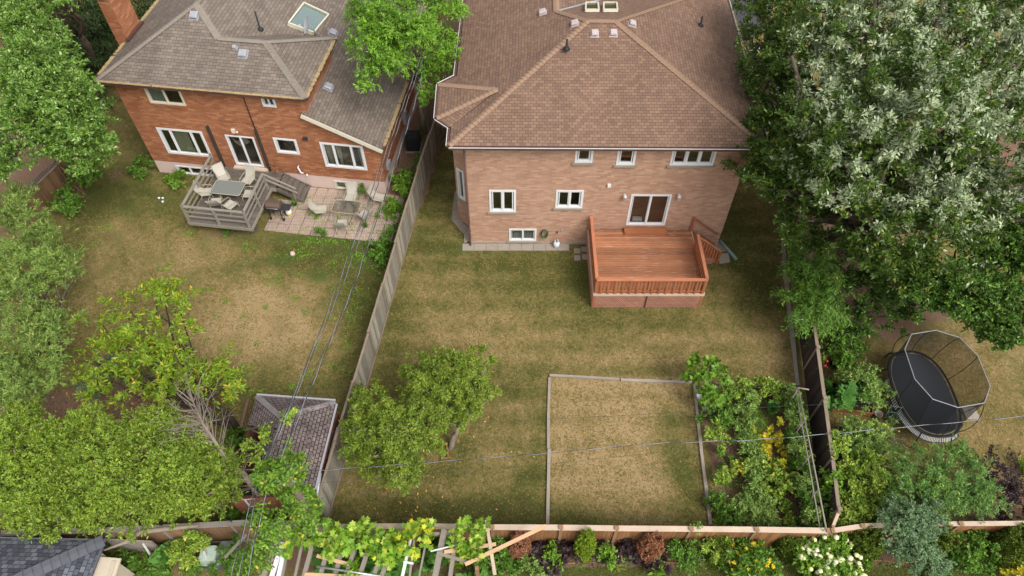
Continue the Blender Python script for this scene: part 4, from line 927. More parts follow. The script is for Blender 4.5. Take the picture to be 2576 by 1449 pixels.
# ------------------------------------------------------------ furniture
def make_chair(label, swivel=False):
    t = thing('patio_chair', label, 'chair', (0,0,0)); mb = MB()     # faces +y, built about its own base
    mb.poly([(-.24,-.22,.42), (.24,-.22,.42), (.24,.26,.44), (-.24,.26,.44)]); mb.poly([(-.24,.26,.425), (.24,.26,.425), (.24,-.22,.405), (-.24,-.22,.405)]); obj('seat', mb, M['sling'], t)
    mb = MB()
    for i in range(6):
        a, b = i/6, (i+1)/6; f_ = lambda s: (-.22-.26*s-.05*math.sin(s*3), .43+.58*s); (y0, z0), (y1, z1) = f_(a), f_(b); mb.poly([(-.24,y0,z0), (.24,y0,z0), (.24,y1,z1), (-.24,y1,z1)])
    obj('backrest', mb, M['sling'], t)
    for s in (-1, 1):
        mb = MB(); x = .26*s; mb.tube([(x,-.5,1.02), (x,-.38,.7), (x,-.22,.43), (x,.27,.44)], .016, 6); mb.tube([(x,-.36,.66), (x,-.1,.67), (x,.2,.64), (x,.28,.5), (x,.27,.42)], .016, 6); obj('armrest', mb, M['frame_beige'], t)
    if not swivel:
        for s in (-1, 1):
            mb = MB(); mb.tube([(.26*s,.27,.44), (.26*s,.31,0)], .015, 6); obj('leg', mb, M['frame_beige'], t)
            mb = MB(); mb.tube([(.26*s,-.2,.44), (.26*s,-.36,0)], .015, 6); obj('leg', mb, M['frame_beige'], t)
    else:
        mb = MB(); mb.tube([(0,0,.4),(0,0,.08)], .03, 8); mb.tube([(.27*math.cos(a*math.pi/10), .27*math.sin(a*math.pi/10), .02) for a in range(21)], .014, 6); mb.tube([(-.27,0,.03),(.27,0,.03)], .012, 6); mb.tube([(0,-.27,.03),(0,.27,.03)], .012, 6); mb.tube([(-.26,.1,.42),(0,0,.38),(.26,.1,.42)], .014, 6); obj('swivel_base', mb, M['frame_beige'], t)
    return t
ang = math.atan2(n1.y-n0.y, n1.x-n0.x)
ch0 = make_chair('x'); used = False
deckch = [((4.5,-1.3), -135, 'beige sling chair at far left corner of the deck table'), ((5.75,-1.3), 170, 'beige sling chair at far right corner of the deck table'),
          ((4.05,-2.35), -75, 'beige sling chair facing the left end of the deck table'), ((6.15,-2.2), 95, 'beige chair tucked in at the right end of the deck table'),
          ((4.75,-2.95), 15, 'green-tinged sling chair, left of two at front of the deck table'), ((5.5,-3.05), -25, 'green-tinged sling chair, right of two at front of the deck table')]
for k, ((u, ww), a, lb) in enumerate(deckch):
    o = ch0 if k == 0 else dup(ch0, (0,0,0), 0, lb, 'sling chairs round the deck table'); p = L(u,ww,OZ)
    o.location = p; o.rotation_euler = (0,0,ang+R(a)); o['label'] = lb; o['group'] = 'sling chairs round the deck table'
def table(label, u0, u1, w0, w1, z, z0, dark):
    c = L((u0+u1)/2, (w0+w1)/2, z0); t = thing('patio_table', label, 'table', c); mb = MB(); g = MB(); r = .12; P_ = []
    for cx, cy, a0 in ((u1-r,w1-r,0), (u0+r,w1-r,90), (u0+r,w0+r,180), (u1-r,w0+r,270)):
        for k in range(5): a = R(a0+k*22.5); P_.append(L(cx+r*math.cos(a), cy+r*math.sin(a), z))
    g.poly([p+Vector((0,0,.004)) for p in P_]); obj('glass_top', g, M['glass_table'] if not dark else M['table_dark'], t)
    mb.tube(P_+[P_[0]], .018, 6, caps=False); obj('rim', mb, M['frame_beige'], t)
    for a, b in ((u0,w0),(u1,w0),(u1,w1),(u0,w1)):
        mb = MB(); i = 1 if a == u0 else -1; j = 1 if b == w0 else -1; mb.tube([L(a+.08*i,b+.08*j,z-.01), L(a+.3*i,b+.22*j,z-.06), L(a+.2*i,b+.14*j,z0)], .017, 6); obj('leg', mb, M['frame_beige'], t)
M['table_dark'] = plain('table_dark', hexc(122,128,122), .25, var=.06, spec=.5)
table('dark glass patio table in the middle of the grey deck', 4.4, 5.9, -2.65, -1.72, OZ+.7, OZ, True)
table('clear glass rectangular table on the slab patio', 10.12, 11.48, -2.24, -1.38, .7, .05, False)
g1 = 'sling chairs on the slab patio'
for u, ww, a, lb in ((10.75,-.95,180,'white sling chair behind the patio glass table, by the basement window'), (12.2,-.75,-95,'white sling chair at the right end of the house wall on the patio'), (10.8,-2.75,8,'beige armchair in front of the patio glass table')):
    dup(ch0, L(u,ww,.05), ang+R(a), lb, g1)
cs = make_chair('white sling swivel chair left of the patio glass table', True); cs.location = L(9.5,-1.95,.05); cs.rotation_euler = (0,0,ang+R(-78)); cs['group'] = g1
dup(cs, L(11.75,-2.0,.05), ang+R(60), 'white swivel chair with round base right of the patio glass table', g1)
# barbecue
def bbq(label, u, ww):
    c = L(u,ww,.05); t = thing('barbecue', label, 'barbecue', c); f_ = lambda a, b, z: L(u+a, ww+b, z)
    mb = MB()
    for s in (-1,): pass
    prof = [(-.24,.88), (-.24,1.0), (-.12,1.14), (.08,1.16), (.22,1.04), (.22,.88)]
    a = [f_(-.36,y,z) for y, z in prof]; b = [f_(.36,y,z) for y, z in prof]; mb.poly(a); mb.poly(b[::-1])
    for i in range(5): mb.poly([a[i], b[i], b[i+1], a[i+1]])
    obj('hood', mb, plain('hood_brown', hexc(120,98,84), .35, metal=.4), t)
    mb = MB(); mb.hexa([f_(-.36,-.24,.72), f_(.36,-.24,.72), f_(.36,.22,.72), f_(-.36,.22,.72), f_(-.38,-.26,.88), f_(.38,-.26,.88), f_(.38,.24,.88), f_(-.38,.24,.88)]); obj('firebox', mb, M['charcoal'], t)
    for s in (-1, 1): mb = MB(); mb.hexa([f_(s*.62-.2,-.22,.84), f_(s*.62+.2,-.22,.84), f_(s*.62+.2,.2,.84), f_(s*.62-.2,.2,.84), f_(s*.62-.2,-.22,.87), f_(s*.62+.2,-.22,.87), f_(s*.62+.2,.2,.87), f_(s*.62-.2,.2,.87)]); obj('side_shelf', mb, M['charcoal'], t)
    for x, y in ((-.3,-.2),(.3,-.2),(.3,.18),(-.3,.18)): mb = MB(); mb.beam(f_(x,y,.05), f_(x,y,.74), .035, .035); obj('leg', mb, M['black'], t)
    for x in (-.34, .34): mb = MB(); d = (f_(1,0,0)-f_(0,0,0)); mb.tube([f_(x,-.2,.13), f_(x,-.2,.13)+d*.05], .08, 12); obj('wheel', mb, M['black'], t)
    mb = MB(); mb.tube([f_(-.28,-.27,.96), f_(-.28,-.32,.97), f_(.28,-.32,.97), f_(.28,-.27,.96)], .012, 6); obj('handle', mb, M['steel'], t)
bbq('brown-hooded gas barbecue with black shelves beside the grey deck', 7.35, -2.35)
q = L(7.85,-2.15,.05); propane('white and yellow propane tank beside the barbecue', tuple(q), band=True)
# AC unit
p = at(1040,384); t = thing('air_conditioner', 'black outdoor air conditioner between the orange house and grey fence', 'air conditioner', (p.x,p.y+.35,0)); x, y = p.x, p.y+.38
mb = MB(); mb.box(x-.4, x+.4, y-.42, y+.42, 0, .08); obj('pad', mb, M['concrete'], t)
mb = MB(); mb.box(x-.36, x+.36, y-.36, y+.36, .08, .88); mb.box(x-.375, x+.375, y-.375, y+.375, .88, .92)
for k in range(14): mb.box(x-.365, x+.365, y-.368, y+.368, .12+k*.054, .135+k*.054)
obj('casing', mb, M['black'], t)
mb = MB()
for k in range(5): mb.tube([(x+.3*(k+1)/5*math.cos(a*math.pi/10), y+.3*(k+1)/5*math.sin(a*math.pi/10), .935) for a in range(21)], .006, 5)
for k in range(4): a = k*math.pi/2+.5; mb.poly([(x,y,.928), (x+.27*math.cos(a),y+.27*math.sin(a),.928), (x+.27*math.cos(a+.7),y+.27*math.sin(a+.7),.928)])
obj('fan_grille', mb, M['charcoal'], t)
for k, (du, dw, lb) in enumerate(((0,0,'pale flat board leaning on the foundation by the air conditioner'),)):
    mb = MB(); a = at(1005,420,.05); b = at(1010,385,.7); mb.beam(a, b, .35, .02, up=(1,0,0)); tag(obj('board', mb, M['pergola'], base=a), lb, 'board')
mb = MB(); mb.ell(at(736,638,.13), .13, .13, .13, 16, 10); tag(obj('ball', mb, plain('ball_pink', hexc(206,176,158), .6), base=at(736,638,.0)), 'faded pink ball lying on the left lawn', 'ball')
for k, (u, v, lb) in enumerate(((400,498,'white windfall fruit nearest the maple on the left lawn'), (409,498,'upper white scrap of the pair on the left lawn'), (409,507,'lower white scrap of the pair on the left lawn'))):
    mb = MB(); mb.ell(at(u,v,.04), .07, .06, .045, 8, 6, wob=.3); tag(obj('litter_scrap', mb, M['plastic_white'], base=at(u,v)), lb, 'litter', 'white scraps on the left lawn')
# ------------------------------------------------------------ derelict shed
SH = thing('shed', 'derelict shed with collapsing mossy shingle roof beside the grey fence', 'shed', (-8.3, 11.3, 0))
e, r_ = 2.15, 2.95
tl, tr, br, bl = Vector((-9.75,13.4,e)), Vector((-6.7,13.15,e)), Vector((-6.95,9.6,e)), Vector((-9.95,9.35,e)); ra, rb = Vector((-8.35,12.1,r_)), Vector((-8.5,9.5,r_))
mb = MB(); mb.poly([br, tr, ra, rb]); mb.poly([tr, tl, ra])
l_ = lambda a, b, t: a+(b-a)*t
m1, m2 = l_(tl,bl,.3), l_(ra,rb,.22); mb.poly([tl, m1, l_(m1,m2,.35), l_(ra,m2,.8), ra])
m3, m4 = l_(ra,rb,.5), l_(l_(tl,bl,.5),l_(ra,rb,.5),.55); mb.poly([m4, l_(l_(tl,bl,.78),l_(ra,rb,.78),.62), l_(ra,rb,.8), l_(ra,rb,.2), l_(l_(tl,bl,.25),l_(ra,rb,.25),.7)])
obj('roof', mb, M['sh_old'], SH)
mb = MB(); caps(mb, tr, ra, .1, .3, .02, -.01); caps(mb, tl, ra, .1, .3, .02, -.01); obj('ridge_cap', mb, plain('moss_cap', hexc(132,124,124), .95, var=.25), SH)
rg = random.Random(9); mb = MB()
for i in range(160):
    s = rg.random(); t_ = rg.random(); p = l_(l_(br,tr,s), l_(rb,ra,s), t_)+Vector((0,0,.03)); a = rg.random()*3; w_ = .03+rg.random()*.05
    mb.poly([p+Vector((w_*math.cos(a+k*1.57), w_*math.sin(a+k*1.57), rg.uniform(0,.05))) for k in range(4)])
obj('loose_shingles', mb, M['old_wood'], SH)['kind'] = 'stuff'
mb = MB()
for k in range(9): s = .12+k*.105; mb.beam(l_(tl,bl,s)-Vector((0,0,.06)), l_(ra,rb,s)-Vector((0,0,.06)), .05, .1)
mb.beam(ra-Vector((0,0,.06)), rb-Vector((0,0,.06)), .05, .14); mb.beam(l_(tl,bl,.35), l_(ra,rb,.1), .09, .03); mb.beam(l_(tl,bl,.6)+Vector((.3,0,.2)), l_(ra,rb,.75), .12, .03); obj('rafters', mb, M['old_wood'], SH)
mb = MB()
for p, q in ((tl,tr), (br,bl), (tr,br), (tl,bl)):
    f = frame((p.x*.96-.33,p.y*.96+.45), (q.x*.96-.33,q.y*.96+.45)); wall(mb, f, 0, f.L, 0, e)
obj('wall', mb, M['sienna'], SH)
f = frame((bl.x,bl.y+.02), (br.x,br.y+.02)); mb = MB(); mb.beam(f(-.05,e-.06,0), f(f.L,e-.06,0), .04, .16); obj('fascia', mb, plain('fascia_red', hexc(96,52,42), .7), SH)
window(SH, frame((bl.x+.3,bl.y+.12), (br.x,br.y+.12)), .2, 1.5, 1.1, 1.85, cols=(1,), sash=.02)
mb = MB(); mb.beam(tl+Vector((0,.06,0)), tr+Vector((0,.06,0)), .07, .06); mb.beam(tr+Vector((.07,-.1,0)), l_(tr,br,.97)+Vector((.07,0,0)), .07, .06); mb.tube([l_(tr,br,.8)+Vector((.1,0,-.02)), br+Vector((.12,-.1,-.1))], .05, 8); obj('gutter', mb, M['grey_metal'], SH)
p, q = at(625,1003,2.3), at(607,1075,1.9); mb = MB(); mb.beam(p, q, .1, .07); obj('hanging_gutter', mb, M['brown_metal'], SH)
mb = MB(); fr = frame((-6.72,12.3), (-6.85,11.2)); a = [Vector((-6.62,12.35,1.6)), Vector((-6.75,11.1,1.6)), Vector((-6.72,11.1,.7)), Vector((-6.6,12.35,.7))]
for i in range(4): mb.beam(a[i], a[(i+1)%4], .05, .05)
t = obj('window_sash', mb, M['grey_metal'], base=(-6.7,11.8,.7)); tag(t, 'loose metal window sash leaning between shed and grey fence', 'window frame'); g = MB(); g.poly(a); obj('pane', g, M['dark'], t)
# ------------------------------------------------------------ small garden shed (lower left)
GS = thing('garden_shed', 'small beige-sided shed with dark grey shingle roof in the corner', 'shed', (-15.5, 6.6, 0))
c1, c2, c3 = Vector((-13.55,7.85,2.35)), Vector((-13.55,4.2,2.35)), Vector((-18.5,7.95,2.35)); rg1 = Vector((-13.75,6.45,2.95)); rg2 = Vector((-18.5,6.0,2.95))
R1, R2 = at(215,1385,2.75), at(70,1449,3.15)
mb = MB(); R2 = Vector((-18.5,4.4,3.6)); R1 = Vector((-14.0,7.2,2.6)); mb.poly([c3, R2, c1][::-1]); mb.poly([c1, R2, Vector((-13.75,3.2,2.35))][::-1]); rf = obj('roof', mb, M['sh_grey'], GS)
mb = MB(); caps(mb, c1, R2, .22, .25, drop=.02); obj('ridge_cap', mb, M['sh_grey_cap'], rf)
mb = MB(); mb.box(-18.3, -13.75, 3.5, 7.6, 0, 2.3); obj('wall', mb, M['siding'], GS)
mb = MB(); mb.beam(c1+Vector((.02,.02,-.03)), Vector((-13.72,3.2,2.32)), .04, .1); mb.beam(c1+Vector((0,.03,-.03)), c3+Vector((0,.03,-.03)), .04, .1); obj('trim', mb, M['sh_grey_cap'], GS)
mb = MB(); mb.box(-13.74, -13.2, 5.5, 7.35, 0, 1.85); mb.hexa([(-13.75,5.4,1.9),(-13.1,5.4,1.72),(-13.1,7.45,1.72),(-13.75,7.45,1.9),(-13.75,5.4,1.96),(-13.1,5.4,1.78),(-13.1,7.45,1.78),(-13.75,7.45,1.96)]); obj('side_cupboard', mb, M['siding'], GS)
mb = MB(); a = Vector((-14.2,8.28,.05)); lattice(mb, a, (1,-.05,0), 1.65, 1.15, sp=.07, bw=.03); mb.beam(a, a+Vector((1.65,-.08,0)), .04, .05); mb.beam(a+Vector((0,0,1.15)), a+Vector((1.65,-.08,1.15)), .04, .05); mb.beam(a+Vector((1.65,-.08,0)), a+Vector((1.65,-.08,1.15)), .04, .05)
tag(obj('lattice_panel', mb, M['pergola'], base=a), 'pale grey lattice panel leaning on the rear fence by the grey shed', 'lattice')
for p, q, lb in ((at(360,1366,1.0), at(389,1412,.05), 'peeling white post leaning by the lattice panel'), (at(513,1388,1.1), at(533,1428,.05), 'peeling white post standing in front of the pale green bin')):
    mb = MB(); mb.beam(p, q, .07, .07); o = obj('post', mb, wood('peeling', hexc(226,222,214), hexc(200,196,186), worn=hexc(120,74,50), amount=.45) if 'peeling' not in bpy.data.materials else bpy.data.materials['peeling'], base=q); tag(o, lb, 'post', 'peeling white posts')
b = at(540,1418); t = thing('storage_bin', 'pale green lidded bin with blue base by the rear fence', 'bin', b); x, y = b.x, b.y+.12
def rbox(mb, x0, x1, y0, y1, z0, z1, k=.92, r=.06):
    def ring(s, z):
        cx, cy, hx, hy = (x0+x1)/2, (y0+y1)/2, (x1-x0)/2*s, (y1-y0)/2*s
        return [Vector((cx+a*(hx-r)+r*math.cos(t_), cy+c*(hy-r)+r*math.sin(t_), z)) for a, c, t0 in ((1,1,0),(-1,1,90),(-1,-1,180),(1,-1,270)) for t_ in (R(t0), R(t0+30), R(t0+60), R(t0+90))]
    A_, B_ = ring(1, z0), ring(k, z1); n = 16; mb.mesh(A_+B_, [(i,(i+1)%n,(i+1)%n+n,i+n) for i in range(n)]+[tuple(range(n))[::-1], tuple(range(n,2*n))])
mb = MB(); rbox(mb, x-.3, x+.3, y-.28, y+.28, 0, .4, 1.05); obj('bin_base', mb, plain('bin_blue', hexc(70,104,150), .5), t)
mb = MB(); rbox(mb, x-.34, x+.34, y-.32, y+.32, .38, .44, 1); rbox(mb, x-.32, x+.32, y-.3, y+.3, .44, .8, .88, .08); obj('lid', mb, plain('bin_green', hexc(170,188,172), .45), t)
mb = MB(); rbox(mb, x+.1, x+.75, y+.2, y+.6, .02, .3, .9); tag(obj('tub', mb, plain('tub_grey', hexc(150,166,160), .5), base=(x+.4,y+.4,0)), 'grey-green upturned tub behind the pale green bin', 'tub')
# ------------------------------------------------------------ trampoline
TC = Vector((16.6, 14.27, 0)); TR = thing('trampoline', 'oval black trampoline with safety net on the right lawn', 'trampoline', TC)
def ov(a, hx, hy, z): 
    c, s = math.cos(a), math.sin(a); k = 2/2.5
    return TC+Vector((math.copysign(abs(c)**k, c)*hx, math.copysign(abs(s)**k, s)*hy, z))
N_ = 56; ring = lambda hx, hy, z, n=N_: [ov(2*math.pi*i/n, hx, hy, z) for i in range(n)]
mb = MB(); mb.poly(ring(1.08,1.84,.88)); obj('jumping_mat', mb, plain('mat_black', hexc(48,50,54), .9, var=.05), TR)
mb = MB(); a, b = ring(1.09,1.85,.885), ring(1.2,1.96,.9)
mb.mesh(a+b, [(i,(i+1)%N_,(i+1)%N_+N_,i+N_) for i in range(N_)]); obj('edge_pad', mb, M['black'], TR)
mb = MB(); mb.tube(ring(1.2,1.97,.88)+[ring(1.2,1.97,.88)[0]], .03, 8, caps=False); obj('frame_ring', mb, M['black'], TR)
mb = MB(); mb.tube(ring(1.1,1.86,.9)+[ring(1.1,1.86,.9)[0]], .008, 5, caps=False); obj('seam', mb, M['litter'], TR)
mb = MB()
for i in range(60):
    a = math.pi*(.92+.75*i/60); mb.beam(ov(a,1.2,1.97,.84), ov(a+.02,1.31,2.07,.66), .022, .01)
obj('spring_rods', mb, M['white'], TR)
mb = MB(); mb.tube([ov(math.pi*(.9+.8*i/40),1.32,2.08,.64) for i in range(41)], .025, 6); obj('lower_frame', mb, M['charcoal'], TR)
for i in range(8):
    a = 2*math.pi*(i+.35)/8; mb = MB(); mb.tube([ov(a,1.2,1.95,.85), ov(a,1.45,2.2,.45), ov(a,1.5,2.25,0)], .028, 6); obj('leg', mb, M['black'], TR)
NP = 10; PA = [2*math.pi*(i+.35)/NP for i in range(NP)]; top = [ov(a,1.42,1.72,2.8) for a in PA]
for i, a in enumerate(PA):
    mb = MB(); b0 = ov(a,1.2,1.97,.85); mid = ov(a,1.75,2.3,1.8); pts = [((1-s)**2)*b0+2*s*(1-s)*mid+s*s*top[i] for s in [k/8 for k in range(9)]]; mb.tube(pts, .014, 6); obj('net_pole', mb, M['black'], TR)
mb = MB(); mb.tube(top+[top[0]], .017, 6, caps=False, smooth=False); obj('net_top_tube', mb, M['grey_metal'], TR)
mb = MB(); lo = [ov(a,1.12,1.88,.9) for a in PA]
for i in range(NP): j = (i+1) % NP; mb.poly([lo[i], lo[j], top[j], top[i]])
obj('safety_net', mb, M['net'], TR)
mb = MB(); q = at(2441,1040); 
for i in range(2):
    for j in range(2): mb.box(q.x-.28+i*.28, q.x-.01+i*.28, q.y-.28+j*.28, q.y-.01+j*.28, 0, .05)
struct('trampoline_paver', mb, M['concrete'])
# ------------------------------------------------------------ raised beds, cages, pots
def bed(label, pts, h, mat):
    P_ = [at(u,v,h) for u, v in pts]; t = thing('raised_bed', label, 'raised bed', (P_[0].x,P_[0].y,0)); n = len(P_)
    for i in range(n): mb = MB(); a, b = P_[i].copy(), P_[(i+1)%n].copy(); a.z = b.z = h/2; mb.beam(a, b, .05, h); obj('side_board', mb, M[mat], t)
    mb = MB(); mb.poly([Vector((p.x,p.y,h-.06)) for p in P_]); obj('soil', mb, M['soil_dark'], t)
bed('brown wooden raised bed of squash and tomatoes near the trampoline', [(2082,1020),(2196,1040),(2200,975),(2086,960)], .3, 'fence_brown')
bed('grey wooden raised bed of tomatoes and marigolds below the brown bed', [(2112,1140),(2218,1154),(2226,1085),(2108,1070)], .3, 'pergola')
for k, (u, v, lb) in enumerate(((2225,1040,'empty green wire tomato cage beside the trampoline'), (2232,1120,'green wire tomato cage at right end of the grey bed'))):
    p = at(u, v+30); mb = MB(); rr = (.16, .2, .24)
    for z, r in zip((.4,.8,1.2), rr): mb.tube([p+Vector((r*1.2*math.cos(a*math.pi/2+.6), r*1.2*math.sin(a*math.pi/2+.6), z)) for a in range(5)], .012, 5)
    for a in range(4): mb.tube([p+Vector((.12*math.cos(a*math.pi/2+.6), .12*math.sin(a*math.pi/2+.6), 0)), p+Vector((.3*math.cos(a*math.pi/2+.6), .3*math.sin(a*math.pi/2+.6), 1.25))], .012, 5)
    tag(obj('tomato_cage', mb, plain('cage_green', hexc(92,130,116), .5) if k == 0 else bpy.data.materials['cage_green'], base=p), lb, 'tomato cage', 'green tomato cages')
p = at(2199,1018,.1); mb = MB(); mb.lathe((p.x+.6,p.y+.2,0), [(.09,0),(.13,.22),(.14,.24),(.12,.24),(.1,.1)], 14); 
q = at(2222,1052); mb = MB(); mb.lathe((q.x-.3,q.y+.05,0), [(.12,0),(.16,.3),(.175,.32),(.15,.32),(.13,.1)], 16); tag(obj('bucket', mb, M['concrete'], base=(q.x-.3,q.y+.05,0)), 'pale bucket standing at the edge of the trampoline', 'bucket')
for u, v, r, lb in ((2098,915,.24,'black pot of pink flowers beside the dark fence'), (2118,935,.26,'large black pot of leafy green plant beside the dark fence')):
    p = at(u, v); t = thing('plant_pot', lb, 'plant pot', p); mb = MB(); mb.lathe(p, [(r*.7,0),(r,.32),(r*1.08,.34),(r*.92,.34),(r*.9,.28),(.01,.28)], 18); obj('pot', mb, M['black'], t)
# garden trellis
t = thing('garden_trellis', 'long grey pole trellis standing along the dark fence', 'trellis', at(2050,1200))
for a, b, r in (((2008,978,2.1),(2078,1328,2.1),.03), ((2002,985,1.5),(2062,1325,1.5),.025)):
    mb = MB(); p, q = at(*a), at(*b); k = p+(q-p)*.5+Vector((0,0,.03)); mb.tube([p,k,q], r, 8); obj('top_pole', mb, M['pergola'], t)
for k in range(5):
    f_ = k/4; p = at(2008,978,2.1).lerp(at(2078,1328,2.1), f_); q = at(2002,985,1.5).lerp(at(2062,1325,1.5), f_); mb = MB(); mb.tube([(p.x,p.y,0), (p.x,p.y,p.z+.03)], .022, 6); mb.tube([(q.x-.1,q.y,0), (q.x,q.y,q.z+.03)], .02, 6); mb.tube([(p.x,p.y,1.5),(q.x,q.y,1.5)], .015, 6); obj('upright', mb, M['pergola'], t)
p = at(2010,1000); mb = MB(); mb.tube([at(1990,1008,.1), at(2006,975,1.9)], .03, 6); mb.tube([at(2006,975,2.1), at(2035,980,2.1)], .03, 6); obj('brace', mb, M['pergola'], t)
p = at(1758,1005); t = thing('bucket', 'white bucket hidden under the fig tree at the garden corner', 'bucket', p); mb = MB(); mb.lathe(p, [(.13,0),(.16,.34),(.175,.35),(.15,.35),(.12,.05)], 16); obj('bucket_body', mb, M['plastic_white'], t)
mb = MB(); q = p+Vector((.2,-.35,0)); mb.box(q.x-.16, q.x+.16, q.y-.2, q.y+.2, 0, .28); mb.box(q.x-.18, q.x+.18, q.y-.22, q.y+.22, .28, .31); tag(obj('crate', mb, M['vent'], base=q), 'pale grey box at the left edge of the vegetable garden', 'box')
# ------------------------------------------------------------ pergola
PG = thing('pergola', 'open weathered timber pergola overgrown with squash vines', 'pergola', (-4.5, 7, 0)); pz = 2.4
def ext(a, b, y1, z): p, q = at(*a, z), at(*b, z); d = (q-p); return q, p-d.normalized()*2.0
for a, b, wd in (((663,1449),(713,1329),.11), ((708,1449),(730,1338),.11), ((743,1449),(766,1341),.06), ((765,1449),(797,1331),.1), ((806,1449),(836,1341),.1), ((844,1449),(869,1341),.1), ((870,1449),(905,1343),.1),
                 ((905,1449),(940,1341),.1), ((941,1449),(975,1343),.1), ((960,1449),(1010,1331),.1), ((1031,1449),(1044,1345),.05), ((1055,1449),(1078,1331),.04), ((1095,1449),(1118,1333),.14), ((1133,1449),(1148,1341),.1)):
    q, p = ext(a, b, 5, pz); mb = MB(); mb.beam(p, q, wd*1.35, .09); obj('rafter', mb, M['pergola'], PG)
mb = MB(); p, q = at(640,1349,pz-.12), at(1165,1343,pz-.12); mb.beam(p, q, .09, .14); mb.beam(p+Vector((0,-2.6,0)), q+Vector((0,-2.6,0)), .09, .14); obj('cross_beam', mb, M['pergola'], PG)
for u in (650, 900, 1155):
    p = at(u,1347,pz-.2)
    for dy in (0, -2.6): mb = MB(); mb.box(p.x-.05, p.x+.05, p.y+dy-.05, p.y+dy+.05, 0, pz-.2); obj('post', mb, M['pergola'], PG)
def plank(nm, lb, a, b, wd, mat, z=2.5, th=.04, grp='loose planks lying on the pergola', cat='plank'):
    p, q = at(*a, z), at(*b, z); mb = MB(); mb.beam(p, q, wd, th); tag(obj(nm, mb, M[mat], base=p), lb, cat, grp)
plank('plank', 'long new pine plank lying diagonally from pergola to rear fence', (1170,1420), (1373,1323), .12, 'lumber', 2.56)
plank('plank', 'pale board crossing the rear fence cap, end towards the lawn', (1223,1308), (1245,1446), .11, 'cap_light', 2.5)
plank('plank', 'new pine plank ending at the crossing boards on the pergola', (1117,1389), (1248,1369), .12, 'lumber', 2.48)
plank('plank', 'grey-brown board under the new pine planks on the pergola', (1099,1391), (1176,1414), .1, 'pergola', 2.46)
plank('plank', 'short new pine plank among vines at the pergola middle', (797,1398), (886,1422), .11, 'lumber', 2.47)
plank('plank', 'new pine plank along the bottom edge of the photo', (766,1445), (936,1453), .11, 'lumber', 2.46)
plank('plank', 'white painted board standing closest to the left pergola rafters', (712,1364), (683,1452), .16, 'white', 2.5)
plank('plank', 'bright white board, shorter of the two on the left rafters', (714,1388), (700,1452), .13, 'plastic_white', 2.55)
plank('strip', 'white narrow strip lying across the right pergola rafters', (1083,1387), (1176,1364), .04, 'white', 2.5)
plank('strip', 'white vertical board between yellow vine leaves', (1012,1452), (1034,1349), .1, 'white', 2.5)
plank('strip', 'short white crosspiece by the white vertical board', (1015,1413), (1040,1418), .06, 'white', 2.55)
plank('board', 'grey board joining the two left pergola rafters', (658,1418), (722,1398), .09, 'pergola', 2.46)
p, q = at(796,1425,2.5), at(960,1450,2.5); mb = MB(); mb.tube([p,q], .035, 8); tag(obj('metal_pipe', mb, M['steel'], base=p), 'thin galvanised pipe lying across the pergola rafters', 'pipe')
p, q = at(566,1402,1.4), at(620,1345,2.2); mb = MB(); mb.beam(p, q, .09, .04); tag(obj('board', mb, M['pergola'], base=p), 'grey board leaning beside the overhead cables near the bin', 'board')
mb = MB(); p, q = at(1202,1449,2.3), at(1203,1400,0); mb.box(-1.2, -1.08, 6.9, 7.02, 0, 2.4); tag(obj('post', mb, M['post_brown'], base=(-1.14,6.96,0)), 'brown post carrying the crossing boards right of the pergola', 'post')
# ------------------------------------------------------------ utility pole and wires
UPX, UPY = -6.3, 8.06
UP = thing('utility_pole', 'wooden utility pole wrapped in creeper at the corner of the lots', 'utility pole', (UPX, UPY, 0))
mb = MB(); mb.tube([(UPX,UPY,-.2), (UPX,UPY,7.0)], [.14,.11], 12); obj('pole_shaft', mb, M['bark'], UP)
mb = MB(); p = at(650,1222,6.7); mb.lathe(p-Vector((0,0,.3)), [(.05,0),(.12,.05),(.13,.4),(.1,.5),(.03,.55)], 10); obj('splice_case', mb, M['black'], UP)
mb = MB(); mb.tube([(UPX-.1,UPY,6.6), p], .02, 6); mb.tube([(UPX+.2,UPY,6.8), (UPX-.8,UPY,6.8)], .03, 6); mb.ell((UPX-.4,UPY,6.9), .05,.05,.07); mb.ell((UPX-.8,UPY,6.9), .05,.05,.07); obj('bracket', mb, M['grey_metal'], UP)
wire = plain('wire', hexc(168,168,176), .4, metal=.5)
def cable(lb, pts, r, grp, twist=True, mat=None):
    P_ = [at(*p) for p in pts]; Q_ = []
    for i in range(len(P_)-1):
        p0 = P_[max(0,i-1)]; p1_, p2, p3 = P_[i], P_[i+1], P_[min(len(P_)-1,i+2)]
        for k in range(8): s = k/8; Q_.append(.5*((2*p1_)+(p2-p0)*s+(2*p0-5*p1_+4*p2-p3)*s*s+(3*p1_-p0-3*p2+p3)*s**3))
    Q_.append(P_[-1]); r *= .95; mb = MB(); mb.tube(Q_, r, 5, mi=0)
    if twist:
        D_ = []; Ln = 0
        for i in range(len(Q_)-1):
            a, b = Q_[i], Q_[i+1]; n = max(1, int((b-a).length/.15)); d = (b-a).normalized(); x = d.cross(Vector((0,0,1))).normalized(); y = x.cross(d)
            for k in range(n): ph = Ln*4.2; D_.append(a+(b-a)*(k/n)+x*r*1.3*math.cos(ph)+y*r*1.3*math.sin(ph)); Ln += (b-a).length/n
        mb.tube(D_, r*.7, 4, mi=1)
    tag(obj('overhead_cable', mb, [mat or M['charcoal'], wire], base=P_[0]), lb, 'cable', grp)
g1 = 'overhead cables running to the utility pole'
cable('leftmost twisted overhead cable passing over the left lawn', [(1062,130,7.3),(1041,190,7.2),(946,450,7),(871,660,6.9),(824,783,6.9),(751,963,6.8),(655,1190,6.75),(590,1420,6.8),(566,1500,6.8)], .014, g1)
